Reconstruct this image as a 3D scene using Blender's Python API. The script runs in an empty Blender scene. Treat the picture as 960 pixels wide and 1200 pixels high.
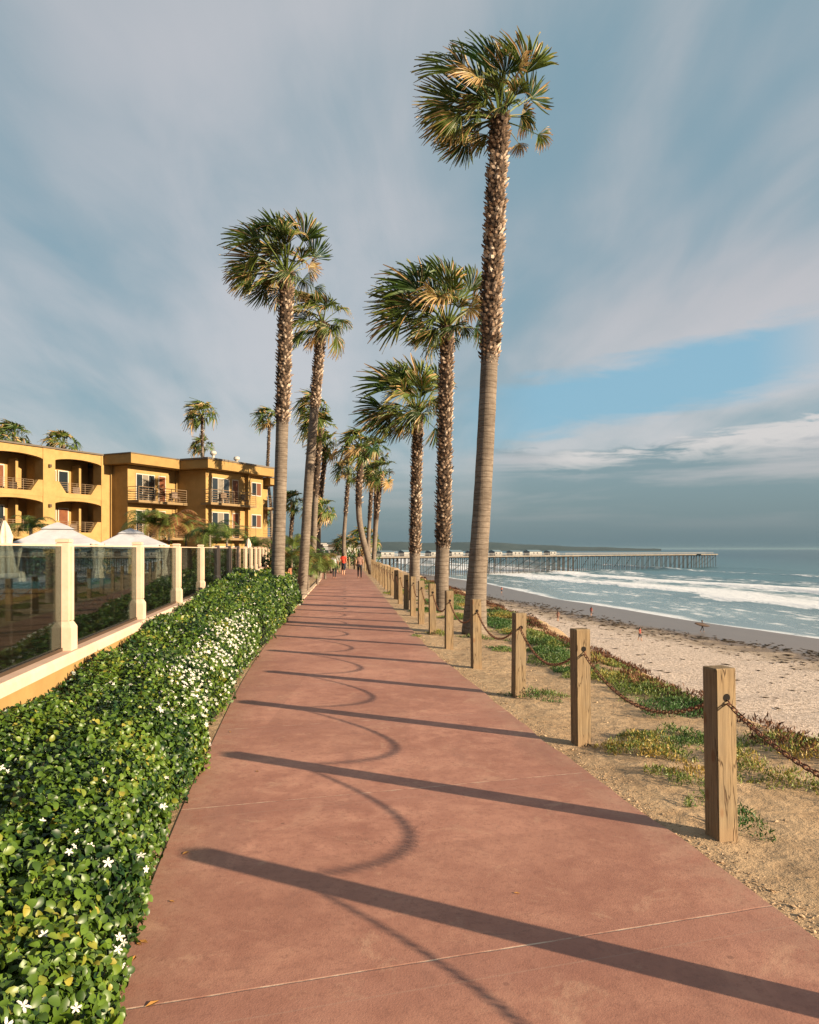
import bpy, bmesh, math, random
import numpy as np
from mathutils import Vector, Matrix
random.seed(7); rng = np.random.default_rng(11)
R_ = math.radians
C = bpy.context.scene.collection
SC = bpy.context.scene
# ------------------------------------------------------------------ camera, light, exposure
F, HZ, H = 880.0, 643.5, 2.0          # focal length in photo pixels, horizon row, eye height
cam_d = bpy.data.cameras.new('camera'); cam = bpy.data.objects.new('camera', cam_d); C.objects.link(cam)
cam.location = (0, 0, H); cam.rotation_euler = (R_(90), 0, 0)
cam_d.sensor_fit = 'VERTICAL'; cam_d.sensor_height = 36; cam_d.lens = F / 1200 * 36
cam_d.shift_y = (HZ - 600) / 1200; cam_d.clip_start = 0.05; cam_d.clip_end = 90000
SC.camera = cam
SC.view_settings.view_transform = 'Standard'; SC.view_settings.look = 'None'
SC.view_settings.gamma = 1; SC.view_settings.use_curve_mapping = False
EXPO = 1.35
SC.view_settings.exposure = EXPO
SUN_EL, SUN_AZ = 14.7, math.degrees(math.atan2(.889, -.457))
sun_dir = Vector((math.sin(R_(SUN_AZ)) * math.cos(R_(SUN_EL)), math.cos(R_(SUN_AZ)) * math.cos(R_(SUN_EL)), math.sin(R_(SUN_EL))))
sl = bpy.data.lights.new('sun', 'SUN'); sl.energy = 5.0; sl.angle = R_(0.53); sl.color = (1.0, .80, .56)
so = bpy.data.objects.new('sun', sl); C.objects.link(so); so.rotation_euler = sun_dir.to_track_quat('Z', 'Y').to_euler()
SC.cycles.max_bounces = 8; SC.cycles.transparent_max_bounces = 16; SC.cycles.caustics_reflective = False; SC.cycles.caustics_refractive = False

# ------------------------------------------------------------------ node expression helper
class N:
    """A node socket with arithmetic."""
    def __init__(s, nt, sock): s.nt, s.k = nt, sock
    def _m(s, op, *o, clamp=False):
        n = s.nt.nodes.new('ShaderNodeMath'); n.operation = op; n.use_clamp = clamp
        for i, v in enumerate((s,) + o):
            if isinstance(v, N): s.nt.links.new(v.k, n.inputs[i])
            else: n.inputs[i].default_value = v
        return N(s.nt, n.outputs[0])
    def __add__(s, o): return s._m('ADD', o)
    __radd__ = __add__
    def __sub__(s, o): return s._m('SUBTRACT', o)
    def __rsub__(s, o): return (s * -1) + o
    def __mul__(s, o): return s._m('MULTIPLY', o)
    __rmul__ = __mul__
    def __truediv__(s, o): return s._m('DIVIDE', o)
    def abs(s): return s._m('ABSOLUTE')
    def fract(s): return s._m('FRACT')
    def clamp(s): return s._m('ADD', 0.0, clamp=True)
    def step(s, a, b, lo=0.0, hi=1.0):
        n = s.nt.nodes.new('ShaderNodeMapRange'); n.interpolation_type = 'SMOOTHSTEP'
        s.nt.links.new(s.k, n.inputs[0])
        for i, v in zip((1, 2, 3, 4), (a, b, lo, hi)): n.inputs[i].default_value = v
        return N(s.nt, n.outputs[0])
class G:
    def __init__(s, nt): s.nt = nt
    def node(s, t, **kw):
        n = s.nt.nodes.new(t)
        for k, v in kw.items(): setattr(n, k, v)
        return n
    def coord(s, w='Object'): return s.node('ShaderNodeTexCoord').outputs[w]
    def sep(s, v):
        n = s.node('ShaderNodeSeparateXYZ'); s.nt.links.new(v, n.inputs[0]); return [N(s.nt, o) for o in n.outputs]
    def comb(s, *v):
        n = s.node('ShaderNodeCombineXYZ')
        for i, a in enumerate(v):
            if isinstance(a, N): s.nt.links.new(a.k, n.inputs[i])
            else: n.inputs[i].default_value = a
        return n.outputs[0]
    def scale(s, v, sc, loc=(0, 0, 0), rot=(0, 0, 0)):
        n = s.node('ShaderNodeMapping'); s.nt.links.new(v, n.inputs[0]); n.inputs['Scale'].default_value = sc
        n.inputs['Location'].default_value = loc; n.inputs['Rotation'].default_value = rot
        return n.outputs[0]
    def noise(s, v, sc=5, det=4, rough=.55, dist=0.0, color=False):
        n = s.node('ShaderNodeTexNoise'); s.nt.links.new(v, n.inputs['Vector']); n.inputs['Scale'].default_value = sc
        n.inputs['Detail'].default_value = det; n.inputs['Roughness'].default_value = rough; n.inputs['Distortion'].default_value = dist
        return n.outputs['Color'] if color else N(s.nt, n.outputs['Fac'])
    def voronoi(s, v, sc=5, feature='F1', out='Distance'):
        n = s.node('ShaderNodeTexVoronoi', feature=feature); s.nt.links.new(v, n.inputs['Vector']); n.inputs['Scale'].default_value = sc
        return N(s.nt, n.outputs[out])
    def mix(s, f, a, b):
        n = s.node('ShaderNodeMix', data_type='RGBA')
        if isinstance(f, N): s.nt.links.new(f.k, n.inputs[0])
        else: n.inputs[0].default_value = f
        for i, c in ((6, a), (7, b)):
            if isinstance(c, (tuple, list)): n.inputs[i].default_value = tuple(c)[:3] + (1,)
            else: s.nt.links.new(c, n.inputs[i])
        return n.outputs[2]
    def attr(s, name):
        n = s.node('ShaderNodeAttribute'); n.attribute_name = name; return N(s.nt, n.outputs['Fac'])
    def rand(s): return N(s.nt, s.node('ShaderNodeObjectInfo').outputs['Random'])
    def bump(s, h, strength=.3, dist=.02):
        n = s.node('ShaderNodeBump'); s.nt.links.new(h.k, n.inputs['Height']); n.inputs['Strength'].default_value = strength
        n.inputs['Distance'].default_value = dist; return n.outputs[0]
def mat(name, fn=None, color=(.5, .5, .5), rough=.7, metal=0, spec=.3, bump=None):
    m = bpy.data.materials.new(name); m.use_nodes = True; nt = m.node_tree
    b = nt.nodes['Principled BSDF']; b.inputs['Roughness'].default_value = rough; b.inputs['Metallic'].default_value = metal
    b.inputs['Specular IOR Level'].default_value = spec; b.inputs['Base Color'].default_value = tuple(color) + (1,)
    g = G(nt)
    if fn:
        r = fn(g) or {}
        for k, v in r.items():
            nt.links.new(v.k if isinstance(v, N) else v, b.inputs[k])
    return m
def mottled(name, c1, c2, sc=6, rough=.8, bs=.2, bd=.01, det=6, spec=.25, coord='Object'):
    def fn(g):
        v = g.coord(coord); n = g.noise(v, sc, det, .6); n2 = g.noise(v, sc * 7, 3, .6)
        return {'Base Color': g.mix((n * .75 + n2 * .25).step(.32, .68), c1, c2), 'Normal': g.bump(n2 + n, bs, bd)}
    return mat(name, fn, rough=rough, spec=spec)

# ------------------------------------------------------------------ sky
w = bpy.data.worlds.new('World'); SC.world = w; w.use_nodes = True
nt = w.node_tree; g = G(nt); bg = nt.nodes['Background']; STR = .1
bg.inputs['Strength'].default_value = STR
sky = g.node('ShaderNodeTexSky', sky_type='NISHITA'); sky.sun_disc = False
sky.sun_elevation = R_(SUN_EL); sky.sun_rotation = R_(SUN_AZ); sky.air_density = 1.1; sky.dust_density = 1.5; sky.ozone_density = 1.5
def L(r, gg, b, k=1.0):
    f = lambda c: ((c / 255 + .055) / 1.055) ** 2.4 if c > 10 else c / 255 / 12.92
    return tuple(f(c) * k / (2 ** EXPO) / STR for c in (r, gg, b))
dv = g.coord('Generated'); dx, dy, dz = g.sep(dv)
az = dx._m('ARCTAN2', dy) * 57.2958; el = dz._m('ARCSINE') * 57.2958
zz = dz._m('MAXIMUM', 0.0) + .16
pl = g.comb(dx / zz, dy / zz, 0.0)
fanm = g.scale(pl, (1.15, .30, 1), loc=(.55, .3, 0), rot=(0, 0, R_(8)))
c1 = g.noise(fanm, 1.25, 4, .48, .5)
c2 = g.noise(g.scale(pl, (.8, .55, 1), loc=(3.1, 1.7, 0), rot=(0, 0, R_(-24))), 1.1, 4, .5, .35)
c3 = g.noise(g.scale(pl, (3.6, 1.1, 1), rot=(0, 0, R_(10))), 1.2, 7, .6, .6); c = (c1 * .42 + c2 * .44 + c3 * .14)
cl = g.mix(c.step(.37, .575), L(136, 162, 172), L(197, 197, 200))
warm = (az.step(-5, 22) * el.step(8, 20) * (1 - el.step(30, 42))) * c2.step(.3, .55)
cl = g.mix(warm * .75, cl, L(196, 192, 194))
cl = g.mix((1 - az.step(-32, -5)) * .22, cl, L(114, 140, 150))
thin = (1 - c.step(.36, .49)) * .34                              # thin places let the blue through
blue = g.mix(.35, sky.outputs[0], L(112, 166, 196))
cl = g.mix(thin, cl, L(122, 160, 178))
# low bank of stratus with horizontal streaks
st = g.noise(g.comb(az * .045, el * .42, 0.0), 1.0, 5, .55, .3)
st2 = g.noise(g.comb(az * .10 + 4.0, el * .62, 2.0), 1.0, 5, .58, .5)
bank = g.mix(st.step(.42, .62), L(122, 146, 156), L(182, 182, 186))
# blue gap to the right, tilted
axis = az * .15 + 9.0
st3 = g.noise(g.comb(az * .22 + 1.0, el * .9, 5.0), 1.0, 7, .62, .8); wob = (st2 - .5) * 6.0 + (st3 - .5) * 4.0
gd = (el - axis + wob * .45).abs()
gap = (1 - gd.step(1.1, 3.0)) * az.step(1, 11)
gap = gap * (1 - (az.step(24, 31) * .8))
cl = g.mix(gap * .93, cl, L(132, 181, 205))
# cumulus bank under the gap
top = az * .07 + 6.6 + (st2 - .5) * 3.0 + (st3 - .5) * 3.0
bm_ = (1 - (el - top).step(-.35, .35)) * az.step(2, 9)
puff = (1 - (el - top + .5).abs().step(.3, 2.0)) * (st2 * .6 + st3 * .4).step(.42, .54) * az.step(8, 13)
bank_r = g.mix(puff * .95, bank, L(216, 210, 208))
cl = g.mix(bm_, cl, bank_r)
lowl = (1 - el.step(3.2, 8.0)) * .8
cl = g.mix(lowl * (1 - bm_), cl, bank)
cl = g.mix((1 - el.step(1.2, 6.5)) * .9, cl, L(104, 130, 142))
fin = g.mix((1 - el.step(0.0, 2.4)) * .8, cl, L(96, 124, 136))
fin = g.mix(.10, fin, sky.outputs[0])
nt.links.new(fin, bg.inputs['Color'])

# ------------------------------------------------------------------ mesh helpers
def link(name, me, m=None, parent=None, loc=None):
    o = bpy.data.objects.new(name, me); C.objects.link(o)
    if me is not None and m is not None:
        for x in (m if isinstance(m, (list, tuple)) else [m]): me.materials.append(x)
    if parent is not None: o.parent = parent
    if loc is not None: o.location = loc
    return o
def tag(o, label=None, cat=None, group=None, kind=None):
    if label: o['label'] = label
    if cat: o['category'] = cat
    if group: o['group'] = group
    if kind or cat: o['kind'] = kind or 'thing'
    return o
def thing(name, label, cat, loc=(0, 0, 0), rz=0, group=None):
    o = bpy.data.objects.new(name, None); C.objects.link(o); o.location = loc; o.rotation_euler = (0, 0, rz); o.empty_display_size = .2
    return tag(o, label, cat, group)
def copy_tree(o, parent=None):
    c_ = o.copy(); C.objects.link(c_)
    if parent is not None: c_.parent = parent
    for ch in list(o.children): copy_tree(ch, c_)
    return c_
class MB:
    """Collects shapes, then links them as ONE mesh."""
    def __init__(s): s.v, s.f, s.mi, s.tone = [], [], [], []
    def add(s, V, Fc, mi=0, tone=0.0):
        b = len(s.v); s.v += [tuple(x) for x in V]; s.f += [tuple(i + b for i in f) for f in Fc]; s.mi += [mi] * len(Fc)
        s.tone += list(tone) if hasattr(tone, '__len__') else [tone] * len(V)
        return s
    def box(s, x0, x1, y0, y1, z0, z1, mi=0, M=None):
        V = [Vector(p) for p in ((x0, y0, z0), (x1, y0, z0), (x1, y1, z0), (x0, y1, z0), (x0, y0, z1), (x1, y0, z1), (x1, y1, z1), (x0, y1, z1))]
        if M: V = [M @ v for v in V]
        return s.add(V, [(0, 3, 2, 1), (4, 5, 6, 7), (0, 1, 5, 4), (1, 2, 6, 5), (2, 3, 7, 6), (3, 0, 4, 7)], mi)
    def loft(s, rings, cap=True, mi=0, closed=True):
        n = len(rings[0]); V = [p for r in rings for p in r]; Fc = []
        for i in range(len(rings) - 1):
            for j in range(n if closed else n - 1):
                k = (j + 1) % n; Fc.append((i * n + j, i * n + k, (i + 1) * n + k, (i + 1) * n + j))
        if cap: Fc.append(tuple(range(n - 1, -1, -1))); Fc.append(tuple((len(rings) - 1) * n + j for j in range(n)))
        return s.add(V, Fc, mi)
    def tube(s, pts, rad, n=8, mi=0, cap=True):
        pts = [Vector(p) for p in pts]; rad = rad if hasattr(rad, '__len__') else [rad] * len(pts); rings = []
        for i, p in enumerate(pts):
            t = (pts[min(i + 1, len(pts) - 1)] - pts[max(i - 1, 0)]).normalized()
            a = t.cross(Vector((0, 1, 0)) if abs(t.y) < .9 else Vector((1, 0, 0))).normalized(); b = t.cross(a)
            rings.append([p + (a * math.cos(q) + b * math.sin(q)) * rad[i] for q in [2 * math.pi * k / n for k in range(n)]])
        return s.loft(rings, cap, mi)
    def lathe(s, prof, n=16, mi=0, M=None):
        rings = [[Vector((r * math.cos(2 * math.pi * k / n), r * math.sin(2 * math.pi * k / n), z)) for k in range(n)] for r, z in prof]
        if M: rings = [[M @ p for p in r] for r in rings]
        return s.loft(rings, True, mi)
    def prism(s, poly, d0, d1, M=None, mi=0):
        """poly in (a, z); extruded along y from d0 to d1"""
        n = len(poly); V = [Vector((a, d0, z)) for a, z in poly] + [Vector((a, d1, z)) for a, z in poly]
        if M: V = [M @ v for v in V]
        return s.add(V, [tuple(range(n)), tuple(range(2 * n - 1, n - 1, -1))] + [(i, i + n, (i + 1) % n + n, (i + 1) % n) for i in range(n)], mi)
    def mesh(s, name, smooth=False):
        me = bpy.data.meshes.new(name); me.from_pydata(s.v, [], s.f)
        if any(s.mi): me.polygons.foreach_set('material_index', s.mi)
        if any(s.tone):
            a = me.attributes.new('tone', 'FLOAT', 'POINT'); a.data.foreach_set('value', s.tone)
        if smooth: me.polygons.foreach_set('use_smooth', [True] * len(s.f))
        me.update(); return me
    def build(s, name, m, parent=None, smooth=False, bevel=0, loc=None):
        me = s.mesh(name, smooth)
        if bevel:
            b = bmesh.new(); b.from_mesh(me); bmesh.ops.recalc_face_normals(b, faces=b.faces)
            bmesh.ops.bevel(b, geom=b.edges[:], offset=bevel, segments=2, affect='EDGES', clamp_overlap=True); b.to_mesh(me); b.free()
        return link(name, me, m, parent, loc)
def np_mesh(name, V, Fq, attrs=None, smooth=False):
    me = bpy.data.meshes.new(name); n = len(Fq); k = Fq.shape[1]
    me.vertices.add(len(V)); me.vertices.foreach_set('co', V.astype(np.float32).ravel())
    me.loops.add(n * k); me.loops.foreach_set('vertex_index', Fq.astype(np.int32).ravel())
    me.polygons.add(n); me.polygons.foreach_set('loop_start', np.arange(0, n * k, k, dtype=np.int32))
    try: me.polygons.foreach_set('loop_total', np.full(n, k, dtype=np.int32))
    except Exception: pass
    me.polygons.foreach_set('use_smooth', np.full(n, bool(smooth)))
    for a, val in (attrs or {}).items():
        at = me.attributes.new(a, 'FLOAT', 'POINT'); at.data.foreach_set('value', val.astype(np.float32))
    me.update(calc_edges=True); me.validate(); return me
def scatter(V0, F0, P, X, Y, Z, S):
    """instances of template (V0 m x 3, F0 k x q) at P with axes X, Y, Z (n x 3), scale S (n) -> V, F"""
    n, m = len(P), len(V0); S = np.asarray(S).reshape(-1, 1, 1)
    V = P[:, None, :] + S * (V0[None, :, 0:1] * X[:, None, :] + V0[None, :, 1:2] * Y[:, None, :] + V0[None, :, 2:3] * Z[:, None, :])
    Fq = (F0[None] + (np.arange(n) * m)[:, None, None]).reshape(-1, F0.shape[1])
    return V.reshape(-1, 3), Fq
def unit(a): return a / np.maximum(np.linalg.norm(a, axis=-1, keepdims=True), 1e-9)
def frames(nrm, rng_, tilt=.5):
    """leaf frames: Z = normal jittered, X random in the plane"""
    Z = unit(nrm + rng_.normal(0, tilt, nrm.shape)); r = rng_.normal(0, 1, nrm.shape)
    X = unit(r - (r * Z).sum(1, keepdims=True) * Z); return X, np.cross(Z, X), Z
def wave(x, seed, n=6, base=1.0, gain=.6):
    r = np.random.default_rng(seed); o = 0; a = 1
    for i in range(n):
        o = o + a * np.sin(x * base * (1.9 ** i) * r.uniform(.8, 1.2) + r.uniform(0, 6.28)); a *= gain
    return o
def fbm2(x, y, seed, base=1.0, n=5, gain=.55):
    r = np.random.default_rng(seed); o = np.zeros(np.broadcast(x, y).shape); a = 1
    for i in range(n):
        for _ in range(2):
            t = r.uniform(0, 6.28); o += a * .7 * np.sin((x * math.cos(t) + y * math.sin(t)) * base * (2 ** i) * r.uniform(.8, 1.25) + r.uniform(0, 6.28))
        a *= gain
    return o
def PX(u, v, D): return Vector(((u - 480) / F * D, D, H - (v - HZ) / F * D))
def GP(u, v, z=0): D = (H - z) * F / (v - HZ); return Vector(((u - 480) / F * D, D, z))

# ------------------------------------------------------------------ plan of the place
def curve(tab, k):
    t = np.array(tab, float) * k; ys = np.arange(-40, 3000, .5)
    xs = np.interp(ys, t[:, 0], t[:, 1])
    lo, hi = t[0], t[-1]
    s0 = (t[1, 1] - t[0, 1]) / (t[1, 0] - t[0, 0]); s1 = (t[-1, 1] - t[-2, 1]) / (t[-1, 0] - t[-2, 0])
    xs = np.where(ys < lo[0], lo[1] + (ys - lo[0]) * s0, xs); xs = np.where(ys > hi[0], hi[1] + (ys - hi[0]) * s1, xs)
    kx = np.ones(7) / 7; p = np.concatenate([np.full(3, xs[0]), xs, np.full(3, xs[-1])]); sm = np.convolve(p, kx, 'valid')
    sm[:8] = xs[:8]; sm[-8:] = xs[-8:]
    return lambda y: np.interp(y, ys, sm)
K = H / 1.9
XR = curve([[-3, 3.1], [0, 2.6], [3.64, 1.99], [5.05, 1.74], [6.53, 1.47], [7.78, 1.26], [10.3, .93], [14.4, .34], [22.6, -.4], [30, -1.03], [46.4, -2.4], [66, -4.1], [75, -6.6], [85, -13], [100, -27]], K)
XL = curve([[-3, -.05], [0, -.7], [3.06, -1.25], [5, -1.6], [10.7, -2.4], [14.4, -2.8], [23.5, -3.6], [46.4, -5.45], [66, -7.6], [75, -12], [85, -21], [100, -38]], K)
XB = curve([[-3, 3.1], [0, 2.6], [3.64, 1.99], [7.78, 1.26], [10.3, .93], [14.4, .34], [22.6, -.4], [46.4, -2.4], [66, -4.1], [100, -7.2], [270, -23], [600, -60]], K)
SEA = -10.5
XS = curve([[-60, 112], [0, 90], [50, 73], [80, 64], [106, 57], [130, 49.5], [163, 43], [190, 36.5], [273, 28], [350, 13], [450, -8], [700, -50], [1500, -60]], 1)
def terrain_z(X, Y):
    r = X - XB(Y); edge = np.clip(2.15 + .055 * Y, 2.2, 3.6) + .22 * wave(Y, 3, 4, .35)
    top = -.012 - .075 * np.clip(r, 0, 3.5) / 3.5 + np.where((r > .4), .018 * fbm2(X, Y, 5, 2.2, 4), 0)
    d = np.maximum(r - edge, 0)
    bluff = top - .16 * np.minimum(d, 1.0) - .95 * np.maximum(d - .9, 0) - .12 * np.abs(wave(Y, 9, 5, .5)) * np.minimum(d, 1)
    s = XS(Y) - X
    top = np.where(r < -1.6, .007, top)
    beach = SEA + np.where(s < 0, s * .05, np.where(s < 15, s * .022, .33 + (s - 15) * .03)) + np.where(s > 18, .05 * fbm2(X, Y, 8, .8, 4), 0)
    return np.where(r < 3, top, np.maximum(bluff, beach))

# ------------------------------------------------------------------ materials
def m_ground(g):
    v = g.coord(); x, y, z = g.sep(v)
    n1 = g.noise(v, .9, 5, .6); n2 = g.noise(v, 5, 7, .66, .4); n3 = g.noise(v, 60, 4, .7); vo = g.voronoi(v, 8); vp = g.voronoi(g.scale(v, (1, 1, .2)), 55)
    dirt = g.mix((n1 * .5 + n2 * .5).step(.35, .65), (.285, .185, .10), (.43, .30, .175))
    dirt = g.mix(vp.step(.22, .08) * n2.step(.45, .6) * .7, dirt, (.17, .11, .062)); dirt = g.mix(n2.step(.60, .72) * .4, dirt, (.20, .135, .08)); dirt = g.mix(vp.step(.1, .04) * n1.step(.5, .6) * .6, dirt, (.55, .43, .29))
    b1 = g.noise(g.scale(v, (1, .5, 1)), .35, 6, .7); b2 = g.noise(v, 3.5, 6, .72)
    sand = g.mix(b2.step(.36, .62), (.28, .215, .165), (.66, .54, .445))
    sand = g.mix(g.noise(g.scale(v, (1.0, .16, 1), rot=(0, 0, R_(12))), .8, 6, .75).step(.60, .72) * (1 - (z + 10.1).step(-.3, .9) * .45), sand, (.10, .075, .05))
    sp = g.voronoi(v, 2.2); sand = g.mix(sp.step(.16, .05) * b2.step(.45, .6) * .8, sand, (.11, .08, .055)); sp2 = g.noise(v, 1.6, 8, .8); sand = g.mix(sp2.step(.56, .64) * .6, sand, (.19, .14, .10))
    damp = g.mix(b1.step(.35, .65), (.25, .19, .135), (.33, .255, .185))
    zz = z + (b1 - .5) * .18
    sand = g.mix(zz.step(-9.98, -9.75), damp, sand)
    wet = g.mix(b1, (.145, .108, .082), (.195, .15, .115))
    sand = g.mix(zz.step(-10.04, -9.96), wet, sand)
    red = g.mix(n2.step(.4, .6), (.30, .14, .08), (.45, .27, .14))
    isl = z.step(-9.2, -8.4)
    col = g.mix(isl, sand, red); col = g.mix(z.step(-.95, -.35), col, dirt)
    rough = zz.step(-10.16, -10.02, .34, .9)
    h = n2 * 1.1 + n3 * .22 + vo * .35 + b2 * 1.3 + n1 * 1.0
    bmp = g.node('ShaderNodeBump'); g.nt.links.new(h.k, bmp.inputs['Height']); bmp.inputs['Distance'].default_value = .05
    bmp.inputs['Distance'].default_value = .09; g.nt.links.new((zz.step(-10.2, -10.05, .02, 1.0) - z.step(-6, -1) * .55).k, bmp.inputs['Strength'])
    return {'Base Color': col, 'Roughness': rough, 'Normal': bmp.outputs[0]}
M_ground = mat('ground', m_ground, spec=.35)
def m_path(g):
    s = g.attr('along'); q = g.attr('across'); v = g.coord(); x_, y_, z_ = g.sep(v)
    n1 = g.noise(v, .55, 5, .6); n2 = g.noise(v, 5.5, 6, .68); n3 = g.noise(v, 90, 3, .7); n4 = g.noise(v, 1.7, 4, .65, 1.2)
    col = g.mix((n1 * .45 + n2 * .35 + n4 * .2).step(.38, .62), (.300, .130, .090), (.470, .235, .165))
    col = g.mix(n4.step(.56, .70) * .45, col, (.47, .255, .175))
    col = g.mix(n3.step(.55, .75) * .30, col, (.42, .245, .165))
    col = g.mix(g.voronoi(v, 1.7).step(.035, .02) * .6, col, (.10, .05, .04))
    # paler, dirtier strips towards both edges
    ed = (q - .5).abs() * 2.0
    col = g.mix(ed.step(.72, 1.0) * n2.step(.3, .62) * .5, col, (.31, .20, .14))
    wobble = (g.noise(v, 3, 3) - .5) * .012
    ph = ((s + wobble + .28) / 2.63).fract() * 2.63
    l1 = 1 - (ph - 1.25).abs().step(.003, .009)
    l2 = 1 - (ph - 1.03).abs().step(.003, .008)
    band = (1 - (ph - 1.1).abs().step(.12, .30))
    pat = g.noise(g.comb((x_*.62)._m('FLOOR') * 3.1, (s*.4 - .01)._m('FLOOR') * 1.7, 0.0), 1.0, 1)
    crk = g.noise(g.scale(v, (1, 1, 1)), .9, 7, .6, 1.2); col = g.mix((1 - (crk - .5).abs().step(.0, .0035)) * g.noise(v, .35, 2).step(.5, .58) * .6, col, (.12, .055, .04)); st_ = g.noise(g.scale(v, (1.4, .35, 1), rot=(0, 0, R_(9))), 1.1, 6, .7); col = g.mix(st_.step(.53, .66) * .42, col, (.24, .115, .085)); col = g.mix(pat.step(.4, .6) * .4, col, (.27, .125, .085))
    fine = g.noise(v, 28, 5, .75); col = g.mix(fine.step(.5, .66) * .5, col, (.22, .10, .07)); sm_ = g.noise(v, 2.3, 6, .75, .6); col = g.mix(sm_.step(.56, .70) * .5, col, (.23, .11, .08)); col = g.mix(sm_.step(.44, .30) * .45, col, (.50, .30, .20))
    col = g.mix(band * .35 * n2.step(.3, .7), col, (.235, .10, .08))
    col = g.mix(l1 * n2.step(.38, .58) * (g.noise(v, 14, 4).step(.35, .6) * .6 + .4), col, (.56, .41, .30)); col = g.mix(l2 * .3, col, (.36, .23, .17))
    return {'Base Color': col, 'Normal': g.bump(n3 * .5 + n2 * .35 + fine * .5 + l1 * -.8, .55, .005), 'Roughness': n2.step(.2, .8, .62, .88)}
M_path = mat('path_concrete', m_path, spec=.3)
def m_leaf(name, c0, c1, c2, rough=.35, spec=.5, trans=.18):
    """plant leaf: colour by each leaf's own tone"""
    m = mat(name, lambda g: {'Base Color': g.mix(g.attr('tone').step(.55, 1.0), g.mix(g.attr('tone').step(0, .6), c0, c1), c2)}, rough=rough, spec=spec)
    nt = m.node_tree; b = nt.nodes['Principled BSDF']; out = nt.nodes['Material Output']
    t = nt.nodes.new('ShaderNodeBsdfTranslucent'); mx = nt.nodes.new('ShaderNodeMixShader'); mx.inputs[0].default_value = trans
    nt.links.new(b.inputs['Base Color'].links[0].from_socket, t.inputs[0])
    nt.links.new(b.outputs[0], mx.inputs[1]); nt.links.new(t.outputs[0], mx.inputs[2]); nt.links.new(mx.outputs[0], out.inputs[0])
    return m
M_hedge = m_leaf('hedge_leaf', (.007, .028, .004), (.080, .140, .012), (.24, .21, .03), .42, .42, .12)
M_hull = mat('hedge_inner_shade', color=(.006, .010, .003), rough=1)  # near-black core sheet; the shade between the leaves is in its colour
M_flower = mat('flower_petal', color=(.75, .72, .66), rough=.5)
M_shrub = m_leaf('shrub_leaf', (.02, .055, .012), (.05, .12, .02), (.16, .17, .04), .5, .4)
M_ice = m_leaf('ice_plant_leaf', (.04, .10, .018), (.15, .185, .035), (.36, .24, .05), .5, .4)
M_red = m_leaf('dry_brush', (.06, .028, .017), (.15, .068, .036), (.22, .14, .07), .8, .2)
M_frond = m_leaf('palm_frond', (.018, .050, .010), (.105, .140, .022), (.40, .26, .11), .45, .4, .25)
M_feather = m_leaf('feather_frond', (.03, .075, .015), (.13, .17, .03), (.33, .15, .06), .5, .4, .25)
def m_trunk(g):
    v = g.coord(); x, y, z = g.sep(v); n = g.noise(v, 2.2, 5, .6); n2 = g.noise(g.scale(v, (5, 5, 26)), 1, 4, .6)
    ring = ((z + n * .09) * 7.5).fract(); rr = 1 - (ring - .5).abs().step(.0, .16)
    ver = g.noise(g.scale(v, (34, 34, 1.6)), 1, 3, .6)
    col = g.mix((n * .5 + n2 * .5).step(.36, .64), (.105, .084, .066), (.200, .162, .128)); col = g.mix(rr * .45 + ver.step(.55, .72) * .25, col, (.075, .053, .038))
    return {'Base Color': col, 'Normal': g.bump(rr * -.6 + n2 + ver * .5, .6, .02)}
M_trunk = mat('palm_trunk', m_trunk, rough=.9, spec=.15)
M_stub = m_leaf('leaf_base', (.042, .029, .021), (.25, .175, .122), (.52, .43, .34), .85, .15, .02)
def m_wood(g):
    o = g.rand(); v = g.coord(); x, y, z = g.sep(v)
    p = g.comb(x + o * 7.0, y + o * 3.0, z + o * 11.0)
    n = g.noise(g.scale(p, (26, 26, 1.7)), 1, 5, .62, .8); f = g.noise(g.scale(p, (150, 150, 5)), 1, 3, .6); b = g.noise(p, 2.4, 4, .6)
    crack = g.noise(g.scale(p, (15, 15, .9)), 1, 3, .5, .4)
    ck = 1 - (crack - .5).abs().step(.0, .016)
    col = g.mix((n * .6 + f * .4).step(.33, .66), (.135, .09, .048), (.275, .195, .108)); col = g.mix(b.step(.35, .7) * .45, col, (.19, .155, .108))
    kn = g.voronoi(g.scale(p, (6, 6, 2.8)), 1); k2 = kn.step(.17, .08)
    col = g.mix(k2 * .75, col, (.17, .09, .045)); col = g.mix(ck * .85, col, (.075, .045, .025))
    col = g.mix(z.step(.14, .0) * .45, col, (.25, .16, .09))
    return {'Base Color': col, 'Normal': g.bump(n * .5 + f * .4 + ck * -2.0, .55, .006)}
M_wood = mat('post_wood', m_wood, rough=.85, spec=.2)
M_dark = mat('painted_hole_shade', color=(.01, .008, .006), rough=1)
M_rust = mottled('rusty_iron', (.055, .025, .016), (.20, .085, .045), 60, .75, .5, .002)
M_pillar = mottled('pillar_stucco', (.52, .37, .265), (.60, .44, .325), 4, .8, .25, .004)
M_cap = mottled('cap_stone', (.50, .34, .25), (.59, .42, .32), 3, .8, .3, .004)
M_ochre = mottled('ochre_stucco', (.275, .172, .062), (.35, .222, .082), 1.2, .85, .2, .006)
M_ochre_d = mottled('roof_fascia', (.23, .145, .05), (.29, .18, .062), 1.0, .85, .1, .006)
M_roof = mat('roof_felt', color=(.12, .10, .08), rough=.9)
M_wframe = mat('white_frame', color=(.42, .38, .32), rough=.5)
M_dglass = mat('dark_glass', color=(.015, .02, .024), rough=.06, spec=.8)
M_curt = mat('curtain_cloth', color=(.16, .14, .11), rough=.9)
M_door = mottled('orange_door', (.11, .035, .014), (.16, .055, .02), 3, .5, .1, .003)
M_rail = mat('painted_rail', color=(.20, .14, .085), rough=.5, metal=.1)
M_slab = mat('balcony_slab', color=(.20, .135, .065), rough=.8)
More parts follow.
